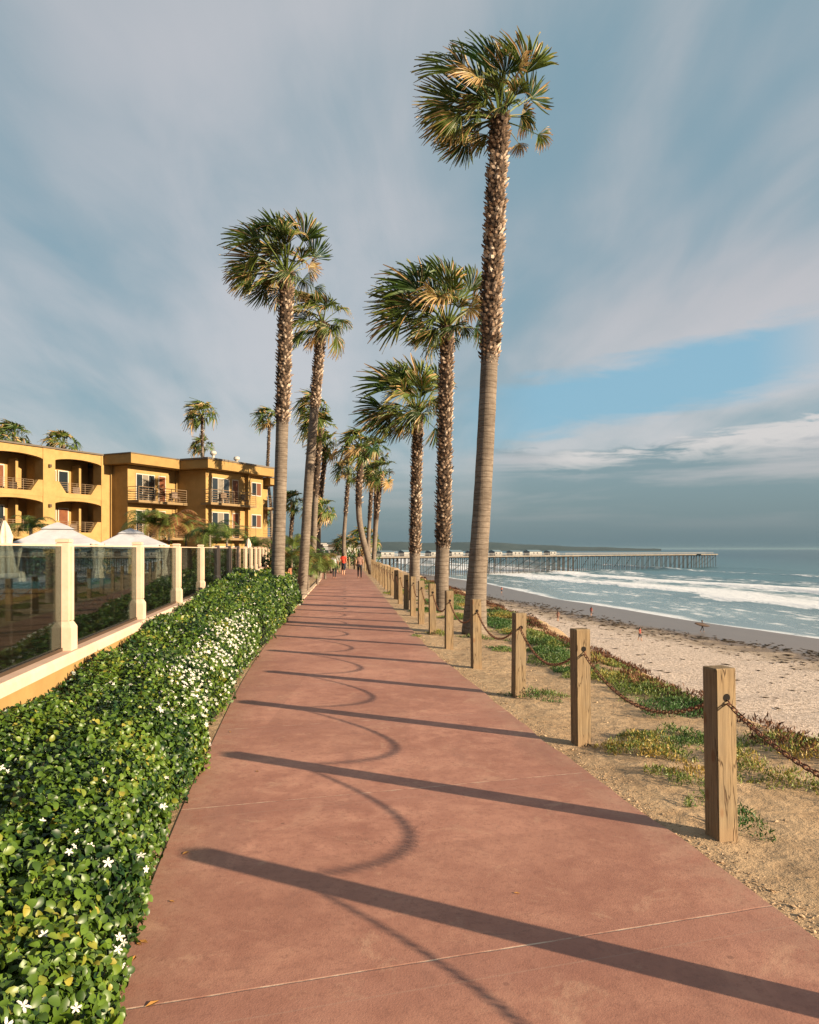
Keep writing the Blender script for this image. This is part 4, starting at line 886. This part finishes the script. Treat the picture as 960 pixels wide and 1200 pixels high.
# block one: arcade front made of columns, spandrels with shallow arches, stepped parapets
cols = [0.0, -5.4, -10.8, -16.2, -21.6, -27.0]
hb('column', M_ochre, (-.75, .25, 0.0, .9, 0, RT - .052))
for c_ in cols[1:]: hb('column', M_ochre, (c_ - .5, c_ + .5, 0.0, .9, 0, RT - .052))
for c_ in cols[1:]: hb('partition', M_ochre, (c_ - .12, c_ + .12, .9, 2.4, 0, 9.0))
for li, (zf, zt, zc_) in enumerate(((5.85, 9.4, 8.78), (2.95, 5.85, 5.62), (.0, 2.95, 2.75))):
    for k in range(5):
        a, e = cols[k + 1] + .5, (cols[k] - .5 if k else -.75); W = e - a; b = MB()
        arch = [(a, zc_ - .26)] + [(a + W * f, zc_ - .26 + .26 * math.sin(math.pi * f) ** .6) for f in np.linspace(.04, .96, 15)] + [(e, zc_ - .26)]
        for i in range(len(arch) - 1):
            b.prism([(arch[i][0], arch[i][1]), (arch[i + 1][0], arch[i + 1][1]), (arch[i + 1][0], zt if li == 0 else zt - .001), (arch[i][0], zt if li == 0 else zt - .001)], .05, .42)
        b.build('arch_header', M_ochre, ht)
        if zf > 0:
            pz = zf + .32 if li else zf + .34
            b = MB(); b.prism([(a, zf - .02), (e, zf - .02), (e, zf + 1.15), (e - .35, zf + 1.15), (e - .95, pz), (a + .95, pz), (a + .35, zf + 1.15), (a, zf + 1.15)], .03, .44); b.build('parapet', M_ochre, ht)
            hb('balcony_slab', M_ochre, (a, e, .45, 2.39, zf - .16, zf))
            rl_ = MB()
            for z in (.5, .66, .82, .98, 1.12): rl_.tube([(a + .6, .24, zf + z), (e - .6, .24, zf + z)], .016, 5)
            for f in np.linspace(.14, .86, 5): rl_.tube([(a + W * f, .24, zf + .3), (a + W * f, .24, zf + 1.12)], .022, 5)
            rl_.build('railing', M_rail, ht)
        # glazed door and wooden door at the back of the loggia
        for (x0, x1, m2, nmn) in ((a + .3, a + 1.9, M_dglass, 'window'), (a + 2.05, a + 3.0, M_door if (k + li) % 2 else M_dglass, 'door')):
            fr = hb(nmn, M_wframe, (x0, x1, 2.30, 2.397, zf + .02, zf + 2.25)); n_ = 2 if nmn == 'window' else 1
            for q_ in range(n_):
                wq = (x1 - x0 - .08 * (n_ + 1)) / n_; xx = x0 + .08 + q_ * (wq + .08)
                hb('pane' if nmn == 'window' else 'leaf', m2, (xx, xx + wq, 2.285, 2.299, zf + .1, zf + 2.17), parent=fr)
        if k == 0 or True: hb('partition', M_ochre, (a + 3.3, a + 3.5, 1.5, 2.39, zf, zf + 2.7))
def lamp(x, z):
    t = hb('wall_lamp', M_metal, (x - .1, x + .1, -.16, -.002, z, z + .22)); return t
for c_ in cols[1:4]: lamp(c_, 7.95); lamp(c_, 5.05)
hb('roof_edge', M_roof, (-30.3, -.53, -.10, -.003, RT - .11, RT - .052))
# blocks two and three: projecting rooms, balconies right round the front
def room_front(x0, x1, yf, zf, doors, rail=True, by=1.3, bx0=None, bx1=None):
    for (a, e, kind) in doors:
        fr = hb('door' if kind == 'door' else 'window', M_wframe, (a, e, yf - .05, yf - .003, zf + (.02 if kind != 'shut' else .95), zf + 2.2))
        n_ = 3 if e - a > 1.8 else 1 if kind != 'shut' else 2
        for q_ in range(n_):
            wq = (e - a - .07 * (n_ + 1)) / n_; xx = a + .07 + q_ * (wq + .07); m2 = {'door': M_door, 'shut': M_shut if q_ else M_dglass, 'win': (M_dglass, M_curt, M_dglass)[q_]}[kind]
            hb('leaf' if kind == 'door' else 'pane', m2, (xx, xx + wq, yf - .065, yf - .051, zf + (.1 if kind != 'shut' else 1.03), zf + 2.12), parent=fr)
    if rail:
        bx0 = x0 if bx0 is None else bx0; bx1 = x1 if bx1 is None else bx1
        hb('balcony_slab', M_slab, (bx0, bx1, yf - by, yf - .002, zf - .2, zf)); rl_ = MB(); yo = yf - by + .05
        for z in (.12, .30, .48, .66, .84, 1.05): rl_.tube([(bx0 + .05, yf - .06, zf + z), (bx0 + .05, yo, zf + z), (bx1 - .05, yo, zf + z), (bx1 - .05, yf - .06, zf + z)], .018 if z < 1 else .03, 5)
        for x in np.linspace(bx0 + .05, bx1 - .05, max(3, int((bx1 - bx0) / 1.1))): rl_.tube([(x, yo, zf), (x, yo, zf + 1.05)], .025, 5)
        rl_.build('railing', M_rail, ht)
for zf in (5.85, 2.95, .05):
    rail = zf > 1
    room_front(.3, 5.5, -1.7, zf, [(1.1, 3.1, 'win'), (3.5, 4.3, 'door')], rail, 1.25, .25, 5.55)
    room_front(5.6, 13.2, -4.9, zf, [(6.3, 8.5, 'win'), (8.9, 9.7, 'door'), (11.5, 12.9, 'shut')], rail, 1.1, 5.0, 10.9)
hb('column', M_ochre, (10.6, 10.95, -5.3, -4.903, 0, 8.6)); hb('column', M_ochre, (15.0, 15.25, -5.0, -4.7, 0, RT - 1.52))
hb('end_balcony', M_slab, (13.25, 15.4, -5.4, -4.25, 5.65, 5.85), (13.25, 15.4, -5.4, -4.25, 2.75, 2.95))
rl_ = MB()
for zf in (5.85, 2.95):
    for z in (.2, .4, .6, .8, 1.05): rl_.tube([(13.3, -5.35, zf + z), (15.35, -5.35, zf + z), (15.35, -4.3, zf + z)], .02, 5)
rl_.build('railing', M_rail, ht)
# chairs on the balconies
def balcony_chair(x, y, z, lb, rz=0.):
    p = HB @ Vector((x, y, z)); t = thing('balcony_chair', lb, 'chair', tuple(p), rz, 'chairs on the hotel balconies')
    MB().box(-.25, .25, -.25, .25, .40, .45).build('seat', M_metal, t); MB().box(-.25, .25, .20, .25, .47, .95).build('backrest', M_metal, t)
    for sx in (-.22, .22):
        for sy in (-.22, .22): MB().box(sx - .02, sx + .02, sy - .02, sy + .02, 0, .40).build('leg', M_metal, t)
for x, y, z, rz, lb in ((4.9, -2.3, 5.85, .8, 'dark chair on the upper balcony of the middle block'), (2.0, -2.4, 2.95, .4, 'dark chair on the lower balcony of the middle block'), (7.2, -5.5, 5.85, .5, 'dark chair on the upper balcony of the right block'), (9.9, -5.5, 5.85, 1.2, 'second dark chair on the upper right balcony, by the brown door'), (-2.2, 1.0, 5.85, .6, 'dark chair in the upper arched loggia nearest the middle block'), (-7.6, 1.0, 5.85, .3, 'dark chair in the upper arched loggia at left'), (-2.4, 1.0, 2.95, .9, 'dark chair in the lower arched loggia')):
    balcony_chair(x, y, z, lb, rz)
# a drainpipe in the corner of each block
for (x, y) in ((.10, -.12), (5.45, -1.85)): MB().tube([(x, y, .1), (x, y, RT - .85)], .05, 6).build('drainpipe', M_ochre_d, ht)
# things on the roof
def roof_vent(x, y, h_, lb):
    t = thing('roof_vent', lb, 'roof vent', tuple(HB @ Vector((x, y, RT))), 0, 'white roof vents'); MB().lathe([(.08, 0), (.12, h_)], 12).build('pipe', M_wframe, t)
    MB().lathe([(.14, h_ - .05), (.30, h_ + .10), (.26, h_ + .30), (.1, h_ + .36)], 14).build('vent_cap', M_wframe, t); MB().box(-.5, .5, -.4, .4, .0, .3).build('vent_box', M_wframe, t)
roof_vent(9.8, -2, 1.0, 'left white vent on the hotel roof'); roof_vent(13.0, -2, .85, 'right white vent on the hotel roof, larger cap')

# ------------------------------------------------------------------ pier
PA, PB = PX(432, 660, 335), PX(832, 660, 520); PA.z = PB.z = 0; pd = (PB - PA).normalized(); LP = (PB - PA).length; pa_ = math.atan2(pd.y, pd.x); DZ = -1.25
M_deck = mottled('pier_timber', (.13, .115, .10), (.20, .18, .155), .5, .9, .1, .01); M_pile = mottled('pier_pile', (.035, .035, .032), (.09, .08, .07), .6, .9, .1, .01)
M_pwhite = mat('pier_paint', color=(.26, .25, .235), rough=.7); M_proof = mat('cottage_roof', color=(.10, .15, .18), rough=.8)
pr = thing('pier', 'long timber pier on dark piles with white railing reaching out to sea', 'pier', (PA.x, PA.y, 0), pa_)
MB().box(-60, LP * .48, -7, 7, DZ - .7, DZ).build('wide_deck', M_deck, pr); MB().box(LP * .48 + .01, LP, -3, 3, DZ - .7, DZ).build('deck', M_deck, pr)
MB().box(LP - 22, LP, -6.0, -3.01, DZ - .7, DZ).build('end_deck', M_deck, pr)
n_b = 0; x = -54
while x < LP and n_b < 96:
    w_ = 6.3 if x < LP * .48 else (5.4 if x > LP - 22 else 2.6); b = MB()
    for y in np.linspace(-w_, w_ if x < LP - 22 else 2.6, 5 if w_ > 3 else 3): b.tube([(x + random.uniform(-.1, .1), y, SEA - 3), (x, y * .97, DZ - .7)], .17, 6)
    b.box(x - .18, x + .18, -w_ - .2, (w_ if x < LP - 22 else 2.6) + .2, DZ - 1.15, DZ - .705)
    if n_b % 2: b.tube([(x, -w_, DZ - 1.2), (x, w_ if x < LP - 22 else 2.6, SEA + 1.5)], .12, 5)
    b.build('pile_bent', M_pile, pr); n_b += 1; x += 3.6 if x > LP - 24 else 4.4 if x < LP * .48 else 5.2
for (x0, x1, ys) in ((-60, LP * .48, (-6.9, 6.9)), (LP * .48, LP, (-2.9, 2.9))):
    for y in ys:
        b = MB(); b.box(x0, x1, y - .05, y + .05, DZ + 1.0, DZ + 1.12); b.box(x0, x1, y - .03, y + .03, DZ + .5, DZ + .58)
        for xx in np.arange(x0, x1, 3): b.box(xx - .06, xx + .06, y - .06, y + .06, DZ + .002, DZ + 1.0)
        b.build('railing', M_pwhite, pr)
for k in range(2, 13):
    x = -50 + k * (LP * .47 + 46) / 13; y = -3.6; c_ = Vector((PA.x, PA.y, 0)) + pd * x + Vector((pd.y, -pd.x, 0)) * (3.6)
    t = thing('pier_cottage', 'small white cottage with grey-blue roof in the row on the pier', 'cottage', (c_.x, c_.y, DZ), pa_, 'cottages on the pier'); hw = 2.6 + 1.1 * ((k * 7) % 3)
    MB().box(-hw, hw, -2.2, 2.2, .01, 1.9).build('wall', M_pwhite, t)
    MB().prism([(-2.5, 1.902), (2.5, 1.902), (0, 2.6 + .25 * (k % 2))], -hw - .2, hw + .2, Matrix.Rotation(R_(90), 4, 'Z')).build('roof', M_proof, t)
    for xx in (-1.6, 1.2): MB().box(xx - .45, xx + .45, -2.23, -2.202, .7, 1.5).build('window', M_dglass, t)
# town beyond the bend
M_town = [mottled('town_wall_%s' % n_, c_, tuple(min(1, x * 1.15) for x in c_), 1, .9, .1, .01) for n_, c_ in (('cream', (.26, .21, .16)), ('white', (.32, .30, .28)), ('tan', (.24, .17, .12)), ('grey', (.2, .2, .2)))]
r = random.Random(5)
for k in range(30):
    u = 372 + (k % 15) * 5.6 + r.uniform(-2, 2); D = 150 + 22 * (k // 15) * 4 + r.uniform(0, 60); 
    if u > 420: continue
    p = PX(u, 650, D); hgt = (HZ + 12 - r.uniform(639, 648)) / F * D * .5 + 1.3; hgt = min(max(hgt, 2.6), 5.5); w_ = r.uniform(4, 8); zb = float(terrain_z(np.array([p.x]), np.array([p.y]))[0])
    if zb < -1.5: continue
    t = thing('town_house', 'small pale distant house in the row beyond the path bend', 'house', (p.x, p.y, zb), r.uniform(-.4, .4), 'distant houses beyond the path')
    MB().box(-w_ / 2, w_ / 2, -4, 4, -1, hgt).build('wall', M_town[k % 4], t); MB().box(-w_ / 2 - .2, w_ / 2 + .2, -4.2, 4.2, hgt + .002, hgt + .3).build('roof', M_roof if k % 3 else M_town[1], t)
    for i in range(3): MB().box(-w_ / 3 + i * w_ / 3 - .5, -w_ / 3 + i * w_ / 3 + .5, -4.04, -4.003, hgt - 2.0, hgt - .8).build('window', M_dglass, t)

# ------------------------------------------------------------------ people
M_skin = mat('skin', color=(.46, .25, .16), rough=.6); M_hair = mat('hair', color=(.03, .02, .015), rough=.8)
def cloth(n_, c_): return mat(n_, color=c_, rough=.85)
def person(label, loc, rz, top, bot, stride=.16, arm=.10, h_=1.72, skin_to=.8, long_leg=False, board=None):
    root = thing('person', label, 'person', loc, rz); k = h_ / 1.72; s = stride
    J = dict(pel=(0, 0, .93), sp=(0, .0, 1.12), ch=(0, .01, 1.34), nk=(0, .0, 1.49), hd=(0, -.015, 1.60), ht=(0, -.005, 1.69),
             sl=(.17, 0, 1.41), el=(.23, arm * .6, 1.14), wl=(.22, -arm * .4, .90), fl=(.21, -arm * .6, .80), sr=(-.17, 0, 1.41), er=(-.23, -arm * .3, 1.14), wr=(-.22, -arm * 2.0, .92), fr=(-.21, -arm * 2.4, .83),
             hl=(.10, 0, .90), kl=(.10, -s * .8, .50), al=(.10, -s * .9, .09), tl=(.11, -s * .9 - .15, .03), hr=(-.10, 0, .90), kr=(-.10, s * .3, .50), ar=(-.10, s * 1.5, .12), tr=(-.11, s * 1.5 - .12, .03))
    Rd = dict(pel=.14, sp=.125, ch=.15, nk=.055, hd=.092, ht=.072, sl=.06, el=.042, wl=.03, fl=.025, sr=.06, er=.042, wr=.03, fr=.025, hl=.10, kl=.062, al=.04, tl=.035, hr=.10, kr=.062, ar=.04, tr=.035)
    E = [('pel', 'sp'), ('sp', 'ch'), ('ch', 'nk'), ('nk', 'hd'), ('hd', 'ht'), ('ch', 'sl'), ('sl', 'el'), ('el', 'wl'), ('wl', 'fl'), ('ch', 'sr'), ('sr', 'er'), ('er', 'wr'), ('wr', 'fr'), ('pel', 'hl'), ('hl', 'kl'), ('kl', 'al'), ('al', 'tl'), ('pel', 'hr'), ('hr', 'kr'), ('kr', 'ar'), ('ar', 'tr')]
    ks = list(J); me = bpy.data.meshes.new('body'); me.from_pydata([tuple(c_ * k for c_ in J[n_]) for n_ in ks], [(ks.index(a), ks.index(e)) for a, e in E], [])
    o = link('body', me, None, None); m = o.modifiers.new('s', 'SKIN'); sk = me.skin_vertices[0].data
    for i, n_ in enumerate(ks): sk[i].radius = (Rd[n_] * k, Rd[n_] * k * (.8 if n_ in ('pel', 'sp', 'ch') else 1))
    sk[0].use_root = True; o.modifiers.new('u', 'SUBSURF').levels = 1; o.modifiers['u'].render_levels = 1
    dg = bpy.context.evaluated_depsgraph_get(); me2 = bpy.data.meshes.new_from_object(o.evaluated_get(dg)); o.modifiers.clear(); o.data = me2; me2.name = 'body'; o.parent = root
    for mm in (M_skin, top, bot): me2.materials.append(mm)
    zk = .42 if not long_leg else .10
    for p in me2.polygons:
        z = p.center.z / k; x = abs(p.center.x) / k; p.use_smooth = True
        p.material_index = 1 if (.95 < z < 1.47 and (x < .19 or z > 1.22)) else 2 if (zk < z <= .95 and x < .19) else 0
    hb_ = MB(); hb_.lathe([(.03, 1.44), (.085, 1.50), (.105, 1.60), (.095, 1.69), (.05, 1.73), (.01, 1.74)], 14, M=Matrix.Translation((0, .022, 0)) @ Matrix.Scale(k, 4)); hb_.build('hair', M_hair, root, smooth=True)
    return root
T = {n_: cloth(n_, c_) for n_, c_ in dict(red_shirt=(.5, .05, .025), dark_shorts=(.02, .025, .04), white_shirt=(.40, .38, .38), black_pants=(.02, .02, .025), tan_shirt=(.22, .12, .09), dull_red=(.25, .05, .04), wetsuit=(.015, .015, .02), blue_cap=(.05, .12, .3)).items()}
def on_path(u, D): p = PX(u, 660, D); return (p.x, p.y, .012)
person('person in white top and black trousers walking away, leftmost on the path', on_path(392, 51), 3.1, T['white_shirt'], T['black_pants'], .2, long_leg=True)
person('person in bright red shirt and dark shorts walking on the path', on_path(402.5, 56), 3.0, T['red_shirt'], T['dark_shorts'], .12)
person('person with bare tan back in dark trousers, rightmost on the path', on_path(421.5, 51), 3.2, T['tan_shirt'], T['black_pants'], .1, long_leg=True)
person('person in pale shirt far along the path between the other walkers', on_path(397, 62), 3.2, T['white_shirt'], T['dark_shorts'], .12)
def on_beach(u, v):
    D = 60.0
    for _ in range(60):
        D = (H - float(terrain_z(np.array([(u - 480) / F * D]), np.array([D]))[0])) * F / (v - HZ)
    x = (u - 480) / F * D; return (x, D, float(terrain_z(np.array([x]), np.array([D]))[0]) + .01)
sp_ = on_beach(823, 740.5)
person('person in dark wetsuit carrying a surfboard by the shallow foam', sp_, 1.3, T['wetsuit'], T['wetsuit'], .2, long_leg=True, skin_to=.3)
sb = MB(); ol = []
for f in np.linspace(0, 1, 15): ol.append((f * 2.5 - 1.25, .26 * math.sin(math.pi * min(1, f * 1.02)) ** .6 * (1 - .15 * f)))
rg = [[(x_, -w_, 0), (x_, -w_ * .7, .035), (x_, w_ * .7, .035), (x_, w_, 0), (x_, w_ * .7, -.035), (x_, -w_ * .7, -.035)] for x_, w_ in ol]; sb.loft(rg)
s_o = sb.build('surfboard', mat('surfboard_skin', color=(.05, .025, .014), rough=.6), None, True); s_o.location = (sp_[0] - .1, sp_[1] - .30, sp_[2] + 1.08); s_o.rotation_euler = (R_(80), R_(12), R_(4)); tag(s_o, 'brown surfboard under the arm of the surfer at the waterline', 'surfboard')
person('person in dark reddish clothes walking across the dry sand', on_beach(750, 751), .6, cloth('maroon_top', (.20, .04, .03)), T['dark_shorts'], .16)
person('small person in red far along the beach', on_beach(693, 722), 2.6, T['dull_red'], T['tan_shirt'], .1)
person('small person in tan on the distant sand near the third post', on_beach(654, 728), 2.6, T['tan_shirt'], T['tan_shirt'], .1)
person('tiny person in pink far up the beach behind the tallest palm', on_beach(588, 695), 2.6, cloth('pink_top', (.6, .2, .15)), T['dark_shorts'], .1)

# ------------------------------------------------------------------ ground cover, scrub, gravel, seaweed
def cover(name, label, pts, leafL, m, seed, per, flat=.5, tone=.3):
    """pts: (x, y, radius x, radius y, height, density)"""
    r = np.random.default_rng(seed); Vs, Fs, Ts, nv = [], [], [], 0
    Lf = np.array([(0, -.5, 0), (0, .5, 0), (.55, .42, .10), (.55, -.42, .10), (1, .1, .32), (1, -.1, .32)]); LFf = np.array([(0, 3, 2, 1), (3, 5, 4, 2)]); Lf[:, 1] *= .3
    for (x, y, rx, ry, hh, dn) in pts:
        n = int(per * rx * ry * dn); a = r.uniform(0, 6.283, n); q_ = np.sqrt(r.random(n)) * (1 + .28 * np.sin(a * 3 + x * 7) + .2 * np.sin(a * 5 + y * 5)); px = x + rx * q_ * np.cos(a); py = y + ry * q_ * np.sin(a)
        keep = (fbm2(px, py, 40, 2.6, 4) > -.25 - .6 * (1 - q_)); px, py, q2 = px[keep], py[keep], q_[keep]; n = len(px)
        if n == 0: continue
        hgt = hh * np.clip(1.1 - q2 ** 2, .08, 1) * (.55 + .45 * np.abs(fbm2(px, py, 41, 4, 3))) * r.uniform(.1, 1, n)
        pz = terrain_z(px, py) + hgt; up = np.tile([0., 0, 1.], (n, 1)) + r.normal(0, .55, (n, 3)); up[:, 2] = np.abs(up[:, 2]) * .9; X = unit(up); q3 = r.normal(0, 1, (n, 3)); Z = unit(q3 - (q3 * X).sum(1, keepdims=True) * X); Yx = np.cross(Z, X)
        V, Fq = scatter(Lf, LFf, np.stack([px, py, pz], 1), X, Yx, Z, leafL * r.uniform(.6, 1.4, n) * (1 + .012 * np.maximum(py - 8, 0)))
        t_ = np.clip(tone + .33 * fbm2(px, py, 42, 1.6, 3) + r.normal(0, .15, n), 0, 1); Vs.append(V); Fs.append(Fq + nv); Ts.append(np.repeat(t_, len(Lf))); nv += len(V)
    o = link(name, np_mesh(name, np.concatenate(Vs), np.concatenate(Fs), {'tone': np.concatenate(Ts)}), m); tag(o, label, name.replace('_', ' '), kind='stuff'); return o
def gp(u, v, rx, ry, hh=.1, dn=1.0): p = GP(u, v); return (p.x, p.y, rx, ry, hh, dn)
green = [gp(876, 965, .17, .20, .13), gp(868, 948, .12, .1, .12), gp(765, 905, .22, .3, .06), gp(905, 905, .34, .30, .15), gp(880, 890, .3, .3, .14), gp(940, 915, .35, .2, .12), gp(960, 900, .3, .3, .13), gp(855, 890, .2, .3, .14),
         gp(735, 880, .3, .22, .12), gp(790, 918, .32, .3, .12), gp(745, 860, .22, .22, .10), gp(785, 885, .25, .22, .08), gp(632, 815, .42, .28, .12), gp(720, 815, .3, .3, .1), gp(800, 870, .3, .2, .1), gp(805, 855, .45, .3, .12),
         gp(770, 838, .5, .4, .1), gp(715, 795, .5, .4, .12), gp(740, 805, .5, .4, .12), gp(690, 785, .6, .6, .12), gp(650, 762, .7, 1.0, .16), gp(635, 750, .7, 1.2, .18), gp(660, 775, .6, .8, .16), gp(800, 822, .5, .5, .12), gp(618, 742, .5, 1.0, .14), gp(575, 775, .3, .3, .08), gp(590, 758, .3, .4, .08), gp(578, 728, .7, 1.5, .16), gp(595, 720, .7, 1.6, .16),
         gp(560, 745, .35, .5, .08), gp(516, 742, .3, .4, .1), gp(540, 722, .6, 1.2, .12), gp(525, 712, .6, 1.5, .12), gp(505, 705, .6, 2, .1), gp(835, 862, .4, .3, .12), gp(487, 745, .14, .3, .05), gp(498, 715, .4, .9, .1), gp(470, 694, .6, 2.5, .12)]
yel = [gp(735, 876, .38, .22, .15), gp(765, 890, .3, .2, .12), gp(800, 935, .30, .20, .10), gp(770, 870, .2, .15, .12), gp(700, 770, .6, .5, .18), gp(660, 755, .5, .6, .15), gp(750, 860, .2, .2, .1), gp(810, 905, .2, .15, .08), gp(930, 1050, .06, .05, .04), gp(890, 1045, .03, .03, .04)]
cover('ground_cover', 'patchy green ice plant creeping over the dirt bluff beside the posts', green, .030, M_ice, 1, 7000, tone=.22)
yl = cover('scrub', 'low yellow-green scrub tufts between the posts', yel, .028, M_ice, 2, 8500, tone=.66)
red = []
rr_ = random.Random(3)
for k in range(130):
    y = 5 + (k / 130) ** 1.25 * 52 + rr_.uniform(-.3, .3); x = float(XB(y)) + min(3.75, 2.3 + .055 * y) + rr_.uniform(-.3, .6); red.append((x, y, rr_.uniform(.3, .5), rr_.uniform(.4, .8), rr_.uniform(.05, .16), .8))
cover('dry_brush', 'reddish brown dry brush along the edge of the bluff', red, .05, M_red, 3, 1700, tone=.3)
gmix = []
for k in range(110):
    y = 6 + (k / 110) ** 1.3 * 50 + rr_.uniform(-.3, .3); x = float(XB(y)) + min(3.2, 1.85 + .05 * y) + rr_.uniform(-.5, .5); gmix.append((x, y, rr_.uniform(.25, .6), rr_.uniform(.3, .9), rr_.uniform(.06, .16), .8))
g2_ = cover('creeping_plants', 'green and orange ice plant mat on the crest of the bluff', gmix, .036, M_ice, 4, 2000, tone=.34)
# pebbles and clods along the path edge and on the dirt
ico = np.array([(0, 0, 1), (.89, 0, .45), (.28, .85, .45), (-.72, .53, .45), (-.72, -.53, .45), (.28, -.85, .45), (0, 0, -.4)]); icf = np.array([(0, 1, 2, 2), (0, 2, 3, 3), (0, 3, 4, 4), (0, 4, 5, 5), (0, 5, 1, 1), (6, 2, 1, 1), (6, 3, 2, 2), (6, 4, 3, 3), (6, 5, 4, 4), (6, 1, 5, 5)]); icf3 = icf[:, :3]
r = np.random.default_rng(5); n = 5200; y = 2.4 + 16 * r.random(n) ** 1.8; off = np.where(r.random(n) < .6, np.abs(r.normal(0, .13, n)) + .01, r.uniform(0, 3.2, n)); x = XR(y) + off
z = terrain_z(x, y); P = np.stack([x, y, z], 1); X, Yx, Z = frames(np.tile([0, 0, 1.], (n, 1)), r, .3)
V, Fq = scatter(ico * np.array([1, .8, .55]), icf3, P, X, Yx, Z, r.uniform(.003, .013, n) * (1 + (r.random(n) < .05) * 1.2))
tag(link('gravel', np_mesh('gravel', V, Fq), mottled('dirt_clod', (.26, .17, .095), (.52, .38, .24), 20, .9)), 'loose pebbles and dirt clods along the path edge', 'gravel', kind='stuff')
# seaweed wrack on the sand
r = np.random.default_rng(6); n = 3400; y = 34 + 200 * r.random(n) ** 1.35; band = r.random(n); s_ = np.where(band < .62, 17 + r.normal(0, 1.6, n) + 1.5 * wave(y, 91, 4, .08), np.where(band < .8, 24 + r.normal(0, 2.2, n), r.uniform(12, 55, n)))
x = XS(y) - s_; ok = (x - XB(y)) > 13; x, y = x[ok], y[ok]; n = len(x); z = terrain_z(x, y); P = np.stack([x, y, z + .02], 1); a = r.normal(.6, .5, n); X = np.stack([np.sin(a) * -1, np.cos(a), np.zeros(n)], 1) ; Z = np.tile([0, 0, 1.], (n, 1)); Yx = np.cross(Z, X)
V, Fq = scatter(ico * np.array([1.0, .30, .16]), icf3, P, X, Yx, Z, r.uniform(.12, .55, n) * np.where(r.random(n) < .06, 1.8, 1))
tag(link('seaweed', np_mesh('seaweed', V, Fq), mottled('kelp', (.05, .035, .02), (.13, .09, .05), 6, .8)), 'dark kelp strewn along the upper wet sand', 'seaweed', kind='stuff')
# fallen leaves on the path
r = np.random.default_rng(8); pl_ = [GP(205, 1060), GP(163, 1105), GP(155, 1130), GP(160, 1108), GP(238, 880), GP(230, 884), GP(170, 1184), GP(245, 868), GP(222, 1000), GP(300, 905), GP(258, 800), GP(610, 1050), GP(270, 860)]
for k, p in enumerate(pl_):
    b = MB(); s = random.uniform(.02, .034); b.add([(0, 0, .002), (s, s * .45, .006), (s, -s * .45, .005), (s * 2, 0, .003), (s, 0, .001)], [(0, 4, 1), (0, 2, 4), (1, 4, 3), (2, 3, 4)])
    o = b.build('fallen_leaf', bpy.data.materials.get('fallen_leaf') or mat('fallen_leaf', color=(.42, .20, .05), rough=.7)); o.location = (p.x, p.y, .013); o.rotation_euler = (0, 0, random.uniform(0, 6)); tag(o, ['dry orange leaf on the path below the nearest post shadow tip', 'orange leaf beside the hedge near the bottom edge', 'lowest of the leaf cluster by the hedge foot', 'middle leaf of the cluster by the hedge foot', 'leaf left of the second post shadow tip', 'leaf just below the second post shadow tip', 'orange leaf lying on the nearest pale joint', 'leaf by the hedge above the second post shadow tip', 'leaf on the nearest post shadow tip', 'leaf between the second and nearest post shadows', 'leaf by the hedge at the third post shadow', 'lone leaf right of the path middle in the foreground', 'leaf beside the third post shadow tip'][k], 'leaf', 'fallen leaves on the path')
# ------------------------------------------------------------------ sea air
hm = bpy.data.materials.new('haze'); hm.use_nodes = True; hn = hm.node_tree; hn.nodes.remove(hn.nodes['Principled BSDF'])
pv = hn.nodes.new('ShaderNodeVolumePrincipled'); pv.inputs['Color'].default_value = (.26, .38, .45, 1); pv.inputs['Density'].default_value = 2e-5; pv.inputs['Anisotropy'].default_value = 0.0
hn.links.new(pv.outputs[0], hn.nodes['Material Output'].inputs['Volume'])
tag(MB().box(-62000, 62000, -200, 62000, -16, 60).build('haze', hm), kind='stuff')
